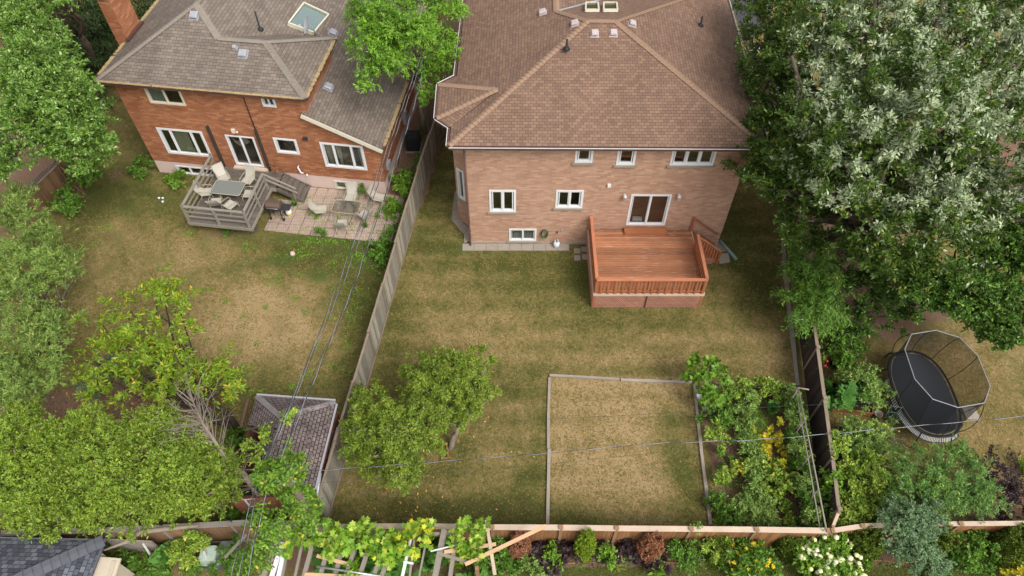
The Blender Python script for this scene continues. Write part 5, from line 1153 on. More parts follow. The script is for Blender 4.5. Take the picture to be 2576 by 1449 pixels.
cable('second overhead cable close beside the leftmost one', [(1070,130,7.3),(1048,190,7.2),(956,450,7),(883,660,6.9),(833,783,6.9),(757,963,7.1),(664,1190,6.75),(612,1400,6.8),(590,1500,6.8)], .013, g1)
cable('third overhead cable, thick and blue-grey, nearest the grey fence', [(1062,180,7.0),(1049,240,6.9),(972,483,6.7),(931,600,6.6),(891,716,6.6),(841,833,6.7),(787,963,6.9),(705,1160,6.8),(660,1280,6.7),(612,1500,6.7)], .016, g1)
cable('thin dark cable sagging just left of the third cable', [(972,483,6.5),(868,783,6.3),(820,870,6.4),(772,980,6.8),(700,1160,6.75)], .008, g1, False)
cable('twisted cross cable from the pole over the yard to the right', [(700,1189,6.8),(880,1178,6.9),(1288,1147,7.3),(1640,1117,7.3),(1932,1104,7.4),(2300,1072,7.6),(2600,1045,7.8)], .0085, 'cables crossing the back lawns')
cable('thin dark upper wire crossing the dry lawn patch', [(760,1092,6.4),(1000,1075,6.2),(1288,1059,6.1),(1610,1043,6.1),(1932,1024,6.2),(2200,1012,6.4)], .005, 'cables crossing the back lawns', False)
cable('faint thin wire below the twisted cross cable', [(800,1215,6.6),(1100,1190,6.3),(1400,1165,6.2),(1760,1127,6.3)], .004, 'cables crossing the back lawns', False)
cable('hairline wire low over the bottom lawn', [(880,1240,5),(1100,1262,4.8),(1400,1285,4.7),(1700,1305,4.8)], .004, 'cables crossing the back lawns', False)
mb = MB(); rg = random.Random(12); pts = [(0.3+i*.45, 7.86+rg.uniform(-.05,.05), .03) for i in range(42)]; mb.tube(pts, .009, 5)
tag(obj('edging_cord', mb, plain('cord_orange', hexc(206,140,70), .7), base=pts[0]), 'thin orange cord along the soil edge of the planted strip', 'cord')
# right neighbour's deck behind the big maple, driveway
mb = MB(); a = [at(*q, .02) for q in ((1838,0),(1832,-60),(1960,-60),(1935,60),(1873,110))]; mb.poly(a); struct('driveway', mb, plain('asphalt', hexc(72,70,76), .9))
t = thing('wooden_deck', 'dark grey deck with red rail behind the silver maple at upper right', 'deck', (15.5,33,0))
mb = MB()
for k in range(14): a = at(1876+k*8,113,.9); mb.beam(a, a+Vector((.4,-5,0)), .14, .03)
obj('floor_boards', mb, M['fence_dark'], t); mb = MB(); mb.tube([at(1868,110,1.6), at(1960,110,1.6)], .03, 6); mb.tube([at(1915,-10,1.6), at(1935,50,1.6)], .03, 6); obj('rail', mb, plain('rail_red', hexc(140,72,56), .7), t)
p = at(1897,117,1.1); mb = MB(); rbox(mb, p.x-.35, p.x+.35, p.y-.3, p.y+.3, 1.0, 1.12, .95, .1); mb.box(p.x-.05,p.x+.05,p.y-.05,p.y+.05,.9,1.0); tag(obj('side_table', mb, M['white'], base=(p.x,p.y,.9)), 'white topped low table on the dark deck behind the maple', 'table')
t = thing('lounge_seat', 'grey garden seat with black cushion under the right edge trees', 'seat', at(2570,490)); p = at(2572,485,.4)
mb = MB(); rbox(mb, p.x-.7, p.x+.7, p.y-.35, p.y+.35, .1, .4, 1); obj('seat', mb, M['grey_metal'], t); mb = MB(); mb.tube([(p.x-.5,p.y,.5),(p.x+.1,p.y+.1,.5)], .12, 10); obj('cushion', mb, M['black'], t)
# ------------------------------------------------------------ trees
def tree(name, label, lobes, n, base, mid=None, r0=.2, bark='bark', mats=None, sub=1, cat='tree', group=None, seed=1, k=None, **kw):
    t = thing(name, label, cat, base, group)
    rs = kw.pop('rs', .84); lobes = [(a, b_, c_2, d1*rs, d2*rs, d3*rs) for a, b_, c_2, d1, d2, d3 in (lobe_px(*l) for l in lobes)]
    if mid is None:
        c = np.mean([l[:3] for l in lobes], 0); mid = (base[0]+(c[0]-base[0])*.4, base[1]+(c[1]-base[1])*.4, c[2]*.5)
    rg = random.Random(seed); tg = [l[:3] for l in lobes]
    if k: tg += [(l[0]+rg.uniform(-.7,.7)*l[3], l[1]+rg.uniform(-.7,.7)*l[3], l[2]+rg.uniform(0,.95)*l[5]) for l in lobes for _ in range(k)]
    branches(t, base, mid, tg, r0, M[bark], seed=seed, sub=sub)
    crown(t, lobes, n, mats=[M[m] for m in mats], seed=seed, **kw)
    return t
# big silver maple, right
silv = [(2170,110,10.5,215),(2420,100,10.5,230),(2080,300,9.3,165),(2290,330,10.3,215),(2500,330,9.3,190),(1990,430,7.2,95),(2140,540,7.6,125),(2330,560,7.3,150),(1960,150,8.2,95),(2000,20,8.8,110),(2490,520,7,130),(2240,650,5.8,90),(1905,340,6.4,50),(1925,490,5.6,45),(2590,200,9,160),(2340,-60,9.5,240),(1910,260,6.4,50),(1905,110,7.4,55),(1960,300,6.6,70),(2050,450,6.6,90),(2010,560,4.8,55),(2120,650,5.2,85),(2230,200,8,170),(2430,230,8,170),(2350,480,6.5,150),(2200,420,7,150),(2100,180,7.5,140),(1885,180,6.9,48),(1890,430,5.4,42),(1935,400,6,65),(1965,510,5,60),(1905,30,7.8,58),(1945,240,7,70),(1900,330,6.2,45),(2040,630,4.2,45)]
def alt_silver(P, rg, clid, ncl):
    pz = rg.random(ncl)
    Zc = (P[:,1]*_c-(P[:,2]-CAMH)*_s); u = 1288+FOC*P[:,0]/Zc; v = 724.5-FOC*(P[:,1]*_s+(P[:,2]-CAMH)*_c)/Zc
    s = np.clip((u-1930)/140, 0, 1)*np.clip((720-v)/260, 0, 1)*np.clip((P[:,2]-5.5)/2.5, 0, 1)
    return np.where(pz[clid] < .1+.52*s, np.clip(s, 0, .82), .02)
tree('maple_tree', 'huge silver maple with pale leaf undersides filling the upper right', silv, 260000, (14.6,20.5,0), (14.4,20.6,4.2), .42, mats=['lf_maple2','lf_silver'], alt=alt_silver,
     leaf=(.165,.062), spray=10, slen=.3, clump=.35, cl=14, seed=11, inner=.6, rs=.93, up=.6, shape='leaf', sub=2, k=2, wob=.15, flat=.6, shoot=.9, core=.25, knobs=8)
tree('maple_tree', 'dense dark green maple right of the round shrub, above the trampoline', [(2440,690,4.6,110),(2350,740,3.8,85),(2520,770,3.8,110),(2570,640,5,120),(2470,800,2.8,70),(2300,700,4,80),(2540,850,2.6,60)], 46000, (19.0,20.2,0), (18.8,19.6,2.2), .3,
     mats=['lf_maple'], leaf=(.14,.065), spray=9, slen=.28, clump=.25, knobs=7, shoot=.3, rs=1.0, cl=9, seed=12, shape='hex', k=1, inner=.6, flat=.65)
tree('weeping_shrub', 'rounded bright green weeping shrub over the dark fence top', [(2045,690,2.5,75),(2075,760,2.3,70),(2030,770,2.1,60),(2090,830,1.6,45),(2010,700,2,40),(2050,610,3,55)], 15000, (13.3,18.6,0), (13.3,18.6,1.4), .12,
     mats=['lf_bush'], leaf=(.16,.035), spray=14, slen=.5, clump=.3, seed=13, knobs=6, rs=1.02, droop=.6, up=.1, inner=.65)
tree('understorey_shrub', 'dark leafy shrub in the shade below the silver maple', [(2200,740,2.3,90),(2170,800,1.5,60),(2280,800,1.5,60),(2130,860,1.0,50),(2100,880,.8,35),(2000,600,1.6,40)], 9000, (14.8,18.2,0), None, .1, mats=['lf_maple'], leaf=(.13,.06), spray=9, slen=.3, clump=.3, seed=14, knobs=5, shape='hex', cat='shrub')
# left maple
tree('maple_tree', 'light green maple at upper left overhanging the leaning fence', [(95,190,8.2,115),(170,235,8,65),(70,320,7.2,100),(200,340,6.6,75),(150,365,6,60),(15,415,5.6,60),(60,90,8.4,70),(225,300,6.6,40),(245,365,5.6,40),(100,250,8,110),(235,405,5,34)], 66000, (-23.4,28.6,0), (-22.6,27.6,3.6), .3,
     mats=['lf_mapleL'], leaf=(.15,.062), spray=11, slen=.3, clump=.3, seed=15, k=2, sub=2, shoot=.8, cl=12, inner=.65, knobs=8, flat=.6, up=.5)
tree('broadleaf_tree', 'leafy tree behind the maple at the top left corner', [(50,0,8,80),(130,-20,8.5,80),(190,-10,8.5,45),(20,-60,8,110)], 12000, (-24,36,0), None, .25, mats=['lf_mapleL'], leaf=(.2,.08), spray=10, slen=.5, clump=.45, seed=16, k=1)
for i, (u, v, h, lb) in enumerate(((215,215,9,'dark spruce directly left of the orange brick chimney'), (275,120,9.5,'dark spruce rising behind the brick chimney'), (340,55,8,'dark spruce touching the roof edge at the top'), (150,160,8,'shadowy spruce behind the left maple'))):
    b = at(u, v+40); t = thing('spruce_tree', lb, 'tree', b, 'spruces behind the orange house'); mb = MB(); mb.tube([b, b+Vector((0,0,h))], [.16,.03], 8); obj('trunk', mb, M['bark_dk'], t)
    lob = [(b.x,b.y,1.5+k*(h-2)/6, 2.1*(1-k/7.5), 2.1*(1-k/7.5), .55) for k in range(7)]
    crown(t, lob, 9000, leaf=(.28,.05), spray=12, slen=.6, mats=[M['lf_conifer']], seed=20+i, droop=.35, up=-.1, clump=.3, zmin=-.9, inner=.3, shape='leaf')
# tree between the houses
tree('tree_of_heaven', 'tall feathery-leaved tree growing between the two houses', [(1010,110,7,90),(1080,120,6.5,60),(925,120,7.6,52),(985,60,8,65),(1060,90,8,60),(990,160,7,48),(1115,40,7.8,52),(1085,190,6,42),(900,50,7.6,38),(940,190,6.6,36),(1040,20,8.2,70),(1125,150,6.4,32),(1095,240,5,30),(950,10,8.2,60),(1120,-20,8,60),(1010,-20,8.2,80)], 40000, tuple(at(1072,335)), tuple(at(1043,200,3.8)), .12,
     mats=['lf_ailanthus'], leaf=(.17,.05), spray=14, slen=.5, clump=.3, shoot=.5, knobs=5, seed=17, bark='bark_lt', k=1, droop=.25, inner=.5, flat=.75, cl=6)
mb = MB(); a = at(1085,330); mb.tube([a, a+Vector((-.1,.4,2)), at(1060,240,3.6), at(1090,190,5)], [.07,.06,.05,.03], 7); tag(obj('sapling_tree', mb, M['bark_lt'], base=a), 'thin pale bare sapling beside the tree between the houses', 'sapling')
# left willow-like shrub
tree('olive_shrub', 'large narrow-leaved grey-green shrub at the left edge', [(50,550,3.6,75),(120,600,3.2,60),(60,680,3.8,105),(140,720,3,70),(40,800,3.4,110),(130,830,2.8,75),(60,930,2.8,110),(150,960,2.2,60),(10,600,3.4,60),(170,670,2.4,42),(20,1000,2.4,80)], 52000, (-19.4,16.5,0), (-19.4,16.5,1), .16,
     mats=['lf_willow'], leaf=(.15,.032), spray=15, slen=.35, clump=.2, shoot=.55, knobs=8, rs=.92, seed=18, k=1, up=1.1, cl=5, inner=.62, spread=.7)
tree('olive_sapling', 'small grey-green sapling between shrub and yellow-green cherry', [(255,945,1.6,36),(285,925,1.4,26),(235,965,1.2,30)], 2600, tuple(at(265,985)), None, .04, mats=['lf_blue'], leaf=(.13,.03), spray=13, slen=.3, clump=.15, seed=19, up=.9)
tree('cherry_tree', 'young yellow-green cherry tree with upright shoots on the left lawn', [(408,730,3.6,22),(450,770,3.5,30),(320,790,3.4,32),(370,830,3.6,48),(450,860,3.3,45),(290,890,3.2,48),(400,920,3.2,70),(260,820,3,26),(520,900,2.9,36),(230,905,2.8,34),(500,960,2.7,50),(570,930,2.6,32),(560,980,2.4,36),(320,960,2.8,55),(240,960,2.5,36),(420,1000,2.2,50)], 10500, tuple(at(606,1092)), tuple(at(505,1020,1.9)), .13,
     mats=['lf_cherry_y'], leaf=(.19,.055), spray=12, slen=.32, clump=.22, shoot=.7, rs=.9, seed=21, bark='bark_dk', k=1, droop=.35, up=.7, cl=5, inner=.5, flat=.7, spread=.8)
# cedar thicket
ced = ((70,1180,3.4,[(60,1080,3.6,70),(40,1180,4,110),(140,1130,3.8,75),(110,1230,3.5,100),(30,1290,2.9,90),(150,1300,2.6,60)],'overgrown yellow-green cedar at the far left of the rear thicket'),
       (290,1180,3.6,[(230,1090,3.8,60),(290,1170,4.1,95),(230,1230,3.6,90),(330,1260,3.2,85),(240,1290,2.7,65),(200,1160,3.8,60)],'overgrown yellow-green cedar in the middle of the rear thicket'),
       (470,1180,3.6,[(400,1090,3.7,60),(470,1130,3.9,70),(430,1200,4,90),(540,1200,3.5,75),(490,1240,2.9,65),(550,1245,2.6,45),(400,1250,2.9,60),(350,1080,3.5,40)],'overgrown yellow-green cedar at the right of the rear thicket'))
for i, (u, v, z, lob, lb) in enumerate(ced):
    p = at(u, v, z); tree('cedar_tree', lb, lob, 44000, (p.x,p.y,0), None, .18, mats=['lf_cedar'], leaf=(.11,.042), spray=11, slen=.26, clump=.15, shoot=.35, knobs=9, rs=.9, seed=30+i, bark='bark_lt', wob=.34, k=6, sub=2, cl=6, inner=.62, group='cedars of the rear thicket', flat=.5, up=.4)
# dead branching tree
DT = thing('dead_tree', 'leaning grey dead tree with bare twigs above the cedar thicket', 'tree', at(665,1260))
rg = random.Random(6); mb = MB()
lim = [at(650,1240,2.2), at(610,1190,3.3), at(575,1165,3.8), at(540,1110,4.4), at(510,1065,4.7), at(485,1010,5)]
mb.tube([at(665,1262,0)]+lim, [.13,.12,.1,.08,.06,.045,.025], 8)
for i in range(70):
    a = lim[rg.randint(2, 5)].lerp(lim[rg.randint(3, 5)], rg.random()); an = rg.uniform(1.2, 3.6); l_2 = rg.uniform(.5, 1.7)
    d = Vector((math.cos(an), math.sin(an)*.9, rg.uniform(-.15,.5))); b = a+d*l_2*.5+Vector((0,0,rg.uniform(0,.2))); c = a+d*l_2+Vector((rg.uniform(-.3,.3), rg.uniform(-.2,.3), rg.uniform(-.2,.3))); r = .008+.008*rg.random()
    mb.tube([a,b,c], [r*1.4,r,r*.5], 4)
    for _ in range(2): e = b.lerp(c, rg.random()); mb.tube([e, e+Vector((rg.uniform(-.4,.4), rg.uniform(-.2,.5), rg.uniform(-.1,.3)))], [r*.6,r*.3], 4)
for i in range(26):
    a = lim[rg.randint(0, 2)].lerp(lim[rg.randint(0, 3)], rg.random()); c = a+Vector((rg.uniform(-1,.8), rg.uniform(-.8,.8), rg.uniform(-.4,.5))); mb.tube([a, a.lerp(c,.5)+Vector((0,0,.1)), c], [.015,.01,.006], 4)
obj('trunk', mb, M['bark_lt'], DT)
mb = MB(); q = [at(262,1384,2.6), at(320,1362,2.8), at(352,1338,2.7), at(420,1330,2.4), at(500,1322,2.2)]; mb.tube(q, [.03,.07,.09,.08,.06], 8); mb.tube([q[2], q[2]+Vector((-.05,.25,.3))], .03, 5)
tag(obj('broken_branch', mb, M['bark_lt'], base=q[0]), 'broken pale dead branch lying over the rear fence and grey shed roof', 'branch')
mb = MB(); q = [at(607,1092,.0), at(575,1045,1.2), at(553,1025,1.7), at(520,1025,2.1)]; mb.tube(q, [.14,.12,.1,.06], 9); tag(obj('leaning_trunk', mb, M['bark_dk'], base=q[0]), 'thick dark leaning trunk against the left side of the derelict shed', 'tree trunk')
# yard cherries
tree('fruit_tree', 'round dark green fruit tree in the lawn, farther and right of its twin', [(1105,960,2.6,70),(1185,950,2.5,62),(1070,990,2.4,60),(1150,1000,2.4,75),(1215,1000,2.1,42),(1130,920,2.5,50),(1200,915,2.4,38),(1060,930,2.3,35),(1165,1040,1.9,38)], 27000, tuple(at(1128,1130)), tuple(at(1150,1075,1.1)), .11,
     mats=['lf_peach'], leaf=(.13,.038), spray=12, slen=.24, clump=.14, shoot=.22, knobs=9, rs=1.06, seed=41, bark='bark_lt', droop=.5, up=.3, k=1, inner=.55, flat=.7, wob=.16)
tree('fruit_tree', 'round dark green fruit tree in the lawn, nearer and beside the grey fence', [(960,1050,2.8,72),(1030,1080,2.8,78),(920,1100,2.5,50),(990,1130,2.6,80),(1060,1120,2.3,55),(1010,1180,2.0,48),(930,1010,2.4,42),(900,1060,2.3,34),(1080,1050,2.3,45),(1045,1185,1.7,30),(960,1175,1.9,30),(905,1130,2,35)], 34000, tuple(at(1020,1200)), tuple(at(1005,1160,1.1)), .11,
     mats=['lf_peach'], leaf=(.13,.038), spray=12, slen=.24, clump=.14, shoot=.22, knobs=9, rs=1.06, seed=42, bark='bark_lt', droop=.5, up=.3, k=1, inner=.55, flat=.7, wob=.16)
tree('fig_tree', 'small bright fig tree at the top left corner of the vegetable garden', [(1765,925,1.7,26),(1800,940,1.6,24),(1770,965,1.5,26),(1795,985,1.3,26),(1750,945,1.4,16),(1780,910,1.5,14)], 1100, tuple(at(1775,1000)), tuple(at(1775,985,.5)), .04, bark='bark_lt', mats=['lf_bright'], leaf=(.2,.13), spray=6, slen=.25, clump=.12, seed=43, shape='star', droop=.2, flat=.8)
# ------------------------------------------------------------ shrubs, garden plants, creepers
def bush(name, label, cat, lobes, n, mat, leaf=(.1,.05), group=None, seed=1, shape='leaf', flowers=None, raw=False, **kw):
    lob = list(lobes) if raw else [lobe_px(*l) for l in lobes]; c = np.mean([l[:2] for l in lob], 0); base = (c[0], c[1], 0)
    mats = [M[m] for m in (mat if isinstance(mat, (list, tuple)) else [mat])]
    kw.setdefault('spray', 9); kw.setdefault('slen', .22); kw.setdefault('clump', .16); kw.setdefault('inner', .35)
    if flowers:
        t = thing(name, label, cat, base, group); crown(t, lob, n, leaf=leaf, mats=mats, seed=seed, shape=shape, name='foliage', **kw)
        fm, fn, fs, fl = flowers; rg = np.random.default_rng(seed+500); mb = MB(); li = rg.integers(0, len(lob), fn)
        for i in li:
            l = lob[i]; d = rg.normal(size=3); d /= np.linalg.norm(d); d[2] = abs(d[2])*.8+.35; d /= np.linalg.norm(d); p = Vector((l[0]+d[0]*l[3]*1.02, l[1]+d[1]*l[3]*1.02, l[2]+d[2]*l[5]*1.08+.03)); s = fs*rg.uniform(.7,1.25)
            if fl == 'ball': mb.ell(p, s, s, s*.75, 7, 5, wob=.35)
            else:
                for k in range(6): a = k*math.pi/3+rg.random(); mb.poly([p, p+Vector((s*math.cos(a-.4)*.7, s*math.sin(a-.4)*.7, .01)), p+Vector((s*math.cos(a), s*math.sin(a), 0)), p+Vector((s*math.cos(a+.4)*.7, s*math.sin(a+.4)*.7, .01))])
        obj('flowers', mb, M[fm], t)['kind'] = 'stuff'; return t
    o, _ = crown(None, lob, n, leaf=leaf, mats=mats, seed=seed, shape=shape, name=name, base=base, **kw); return tag(o, label, cat, group)
def thuja(label, u, v, h, r, seed, mat='lf_thuja', n=7000, yl=False, sy=1.0, top=.45, group='clipped cedars along the rear fence', name='cedar_bush'):
    b = at(u, v); lob = [(b.x, b.y, h*(.12+.76*k/6), r*(1-top*(k/6)**2.2), r*sy*(1-top*(k/6)**2.2), h*.16) for k in range(7)]
    o, _ = crown(None, lob, int(n*2), leaf=(.06,.034), spray=10, slen=.1, mats=[M[mat]], seed=seed, name=name, base=(b.x,b.y,0), inner=.88, clump=.04, wob=.05, up=1.2, flat=.2, cl=4, zmin=-.8); return tag(o, label, 'cedar', group)
# front strip, left to right (feet in survey pixels)
g = 'clipped cedars along the rear fence'
def px_foot(u, v, z): p = at(u, v, z); return p
thuja('small upright clipped green cedar between two purple-leaved clumps', 1467, 1392, 2.1, .31, 1, 'lf_thuja_y', 8000)
thuja('yellow-green cedar seedling under the vines at the pergola', 1150, 1410, 1.2, .32, 2, 'lf_thuja_y', 3500)
thuja('brown dead cedar under the long diagonal plank', 1306, 1390, 1.7, .36, 3, 'lf_dead', 6500, group='dead brown cedars along the rear fence', name='dead_cedar')
thuja('brown dead cedar between purple clumps and green shrubs', 1626, 1394, 1.8, .42, 4, 'lf_dead', 8000, group='dead brown cedars along the rear fence', name='dead_cedar')
thuja('green cedar half hidden by leafy sprays left of the yellow daisies', 1796, 1402, 1.3, .38, 5, 'lf_thuja', 8000)
thuja('rounded green cedar between yellow daisies and white hydrangea', 1974, 1380, 1.25, .52, 6, 'lf_thuja', 9000, top=.3)
thuja('large oval clipped cedar right of the white hydrangea', 2148, 1388, 1.75, .6, 7, 'lf_thuja', 15000, top=.3)
thuja('large oval clipped cedar behind the blue-green shrub', 2306, 1382, 1.9, .58, 8, 'lf_thuja', 14000, top=.3)
thuja('large oval clipped cedar at the bottom right corner', 2512, 1394, 1.95, .64, 9, 'lf_thuja', 16000, top=.3)
pc = 'dark purple clumps along the rear fence'
for i, (u, v, r, lb) in enumerate(((1255,1385,22,'dark purple leafy clump left of the first dead cedar'), (1362,1382,24,'dark purple clump right of the first dead cedar'), (1424,1378,32,'largest dark purple clump left of the small upright cedar'), (1505,1375,22,'dark purple clump right of the small upright cedar'), (1575,1378,34,'wide dark purple clump left of the second dead cedar'), (1652,1420,20,'low dark purple clump in front of the second dead cedar'), (1395,1412,18,'low dark purple seedlings in front of the bright bush'), (1718,1380,20,'dark purple clump behind the leafy sprays'))):
    bush('heuchera_clump', lb, 'purple plant', [(u,v+8,.35,r*.85), (u+r*.6,v+12,.3,r*.6), (u-r*.6,v+11,.3,r*.6)], 700, 'lf_purple', leaf=(.13,.11), shape='hex', seed=60+i, spray=6, flat=.85, droop=.1, group=pc)
items = [
 ('shrub','low green shrub right behind the crossing boards','shrub',[(1270,1375,.7,26),(1290,1395,.5,24)],1500,'lf_bush',(.11,.06),'hex'),
 ('shrub','leafy green mound left of the first dead cedar','shrub',[(1250,1410,.5,28),(1275,1425,.4,22),(1225,1400,.5,24)],1900,'lf_bush',(.11,.06),'hex'),
 ('shrub','green ground plants below the first dead cedar','shrub',[(1345,1420,.4,22),(1330,1405,.5,18)],1100,'lf_tomato',(.09,.04),'leaf'),
 ('shrub','bright yellow-green bush right of the first dead cedar','shrub',[(1387,1380,.8,18),(1392,1400,.6,20)],1100,'lf_bright',(.1,.07),'hex'),
 ('shrub','bright green upright shrub by the fence post right of the small cedar','shrub',[(1530,1362,1.1,14),(1521,1380,.8,20),(1515,1395,.6,22),(1537,1345,1.3,9)],1300,'lf_bright',(.1,.06),'hex'),
 ('lily_clump','broad green leaf rosette in front of the second dead cedar','plant',[(1668,1418,.35,20),(1650,1425,.3,16)],420,'lf_bright',(.24,.08),'leaf'),
 ('shrub','loose leafy sprays right of the second dead cedar','shrub',[(1712,1378,1.0,26),(1740,1388,.9,28),(1765,1372,1.1,20),(1700,1400,.6,22),(1750,1410,.5,22)],3000,'lf_bush',(.11,.05),'leaf'),
 ('shrub','variegated arching shrub under the fence post at the garden corner','shrub',[(1815,1366,1.3,20),(1790,1372,1.2,20),(1770,1352,1.4,14)],1300,'lf_garden',(.1,.045),'leaf'),
 ('climber','thin green climber on the fence post left of the hydrangea','climber',[(1742,1330,1.9,9),(1747,1312,2.1,7)],220,'lf_bush',(.09,.05),'leaf'),
 ('shrub','glossy light green shrub right of the blue-green shrub','shrub',[(2440,1365,1.2,38),(2465,1355,1.2,30),(2420,1390,.9,34),(2465,1398,.8,32)],4600,'lf_bush',(.1,.06),'hex'),
 ('shrub','low green plants in front of the blue-green shrub','shrub',[(2350,1425,.4,34),(2385,1415,.5,26)],1900,'lf_bush',(.09,.05),'hex'),
 ('shrub','yellow-tipped shrub at the bottom right edge','shrub',[(2560,1440,.7,26),(2565,1385,.9,20)],1300,'lf_yellow',(.1,.06),'hex')]
for i, (nm, lb, cat, lob, n, mt, lf, sh) in enumerate(items): bush(nm, lb, cat, [(u_, v_+10, z_*.8, r_*.84) for u_, v_, z_, r_ in lob], int(n*.75), mt, leaf=lf, shape=sh, seed=100+i)
bush('blue_shrub', 'blue-green small-leaved shrub leaning over the rear fence at right', 'shrub', [(2278,1290,2.2,36),(2262,1335,2.0,48),(2312,1345,1.8,50),(2310,1400,1.2,50),(2260,1390,1.1,34),(2340,1300,2,40),(2355,1410,.8,34),(2250,1290,2,30)], 17000, 'lf_blue', leaf=(.085,.04), spray=12, slen=.3, up=.6, seed=120, cl=5, knobs=6)
bush('hydrangea', 'white panicle hydrangea covered in pale flower heads at bottom right', 'hydrangea', [(2080,1375,.9,50),(2110,1405,.8,50),(2050,1410,.8,48),(2090,1445,.6,50),(2035,1385,.8,34),(2135,1445,.5,36)], 9000, 'lf_bright', leaf=(.12,.075), shape='hex', seed=121, flowers=('pt_white', 120, .085, 'ball'), flat=.7)
bush('daisy_clump', 'tall yellow daisies left of the rounded cedar', 'flowers', [(1885,1402,.8,34),(1860,1418,.7,34),(1910,1424,.7,34),(1880,1448,.5,38),(1930,1448,.5,26),(1852,1390,.8,18),(1898,1386,.8,20)], 6000, 'lf_bush', leaf=(.16,.06), seed=122, flowers=('pt_yellow', 90, .075, 'star'), flat=.6)
def spiky(label, u, v, n, ln, mat, seed, w_=.03, h=.3):
    rg = np.random.default_rng(seed); b = at(u,v); P = np.tile(np.array([b.x,b.y,.05]), (n,1))+rg.normal(size=(n,3))*.03; a = rg.uniform(0,6.28,n); e = rg.uniform(.25,1.1,n)
    D = np.stack([np.cos(a)*np.cos(e), np.sin(a)*np.cos(e), np.sin(e)], 1); S = unit(np.cross(D, np.array([0,0,1])))
    P[:,2] = np.maximum(P[:,2], .02)
    o = leafmesh('grass_clump', P, D, S, ln*rg.uniform(.6,1.1,n), np.full(n, w_), M[mat], np.zeros(n), 'blade', None, curl=.7, base=(b.x,b.y,0)); return tag(o, label, 'plant')
spiky('cream striped yucca in front of the purple clumps', 1550, 1425, 42, .48, 'lf_varieg', 1, .05)
spiky('arching green day-lily clump under the glossy shrub', 2452, 1432, 110, .6, 'lf_bush', 2, .03)
spiky('arching lily leaves in the pots by the dark fence', 2138, 925, 60, .6, 'lf_bush', 3)
spiky('tuft of yellow-green ornamental grass at the right edge', 2575, 1180, 120, .8, 'lf_garden', 4)
spiky('grass tuft growing in the slab joints by the barbecue', 742, 518, 60, .35, 'lf_bush', 5)
spiky('grass tuft beside the lower edge of the slab patio', 920, 572, 50, .35, 'lf_bush', 6)
# right neighbour's planting inside the fence
items = [
 ('creeper','bright creeper spilling over the dark fence top, upper part','creeper',[(2110,1110,1.7,18),(2112,1150,1.6,20),(2122,1190,1.4,22)],1500,'lf_garden',(.1,.06),'hex'),
 ('creeper','bright creeper hanging through the dark fence near its lower end','creeper',[(2090,1215,1.2,26),(2075,1240,.9,20),(2090,1275,.8,24),(2108,1212,1.8,16)],2200,'lf_bright',(.1,.06),'hex'),
 ('creeper','leafy creeper between dark fence and yellow-green shrub','creeper',[(2130,1230,1.3,24),(2140,1270,1.2,28),(2130,1300,1.2,26)],2600,'lf_garden',(.1,.06),'hex'),
 ('shrub','yellow-green locust-like shrub inside the fence corner','shrub',[(2180,1195,1.5,44),(2215,1210,1.5,40),(2150,1180,1.2,34),(2190,1240,1.4,40),(2160,1290,1.2,36),(2200,1285,1.3,36)],9000,'lf_cedar',(.1,.05),'leaf'),
 ('variegated_shrub','cream variegated shrub at the corner of the grey raised bed','shrub',[(2245,1160,.9,30),(2262,1185,.8,30),(2235,1180,.7,26)],1700,'lf_varieg',(.12,.09),'hex'),
 ('plum_shrub','dark purple-brown shrub at right beyond the feathery bushes','shrub',[(2500,1190,1.3,46),(2540,1220,1.2,46),(2540,1280,1.0,50),(2480,1300,.8,34)],5200,'lf_purple',(.09,.05),'leaf'),
 ('shrub','dark green plants below the yellow-green locust-like shrub','shrub',[(2150,1165,.6,34),(2190,1165,.5,30),(2230,1290,.8,30)],2400,'lf_hosta',(.13,.08),'hex')]
for i, (nm, lb, cat, lob, n, mt, lf, sh) in enumerate(items): bush(nm, lb, cat, lob, n, mt, leaf=lf, shape=sh, seed=140+i)
for i, (lob, lb) in enumerate((([(2290,1180,1.8,48),(2270,1220,1.7,50),(2320,1230,1.8,48),(2280,1260,1.5,40)],'feathery blue-green sumac bush nearest the cream variegated shrub'), ([(2370,1190,2.0,40),(2360,1240,1.8,52),(2400,1260,1.7,46),(2390,1145,2.1,22),(2340,1130,2.0,22)],'feathery sumac bush with light tips in the middle of the group'), ([(2440,1160,2.0,30),(2460,1220,1.8,44),(2450,1270,1.6,44),(2500,1250,1.4,34),(2420,1130,2,16)],'feathery sumac bush in front of the dark purple shrub'))):
    bush('sumac_bush', lb, 'shrub', lob, 6500, 'lf_pinnate', leaf=(.12,.028), spray=22, slen=.42, seed=150+i, group='feathery sumac bushes at lower right', cl=4, flat=.8, up=.5, droop=.2, knobs=4)
bush('squash_plant', 'large-leaved squash plant filling the left of the brown raised bed', 'squash plant', [(2120,985,.7,34),(2105,1000,.6,28),(2150,1005,.6,30),(2160,1030,.4,20),(2095,960,.6,26)], 330, 'lf_hosta', leaf=(.34,.3), shape='star', seed=160, spray=3, slen=.3, flat=.9)
bush('tomato_plant', 'tomato plants crowding the right half of the brown raised bed', 'tomato plant', [(2180,965,1.1,40),(2200,990,1.0,34),(2155,955,1.0,34),(2165,1000,.8,30)], 5200, 'lf_tomato', leaf=(.1,.05), seed=161)
bush('tomato_plant', 'tomato plants with marigolds filling the grey raised bed', 'tomato plant', [(2130,1085,.9,34),(2170,1095,1.0,40),(2205,1095,.9,34),(2190,1120,.7,34),(2140,1110,.7,30),(2240,1085,.6,18)], 5200, 'lf_tomato', leaf=(.1,.045), seed=162, flowers=('pt_yellow', 16, .04, 'ball'))
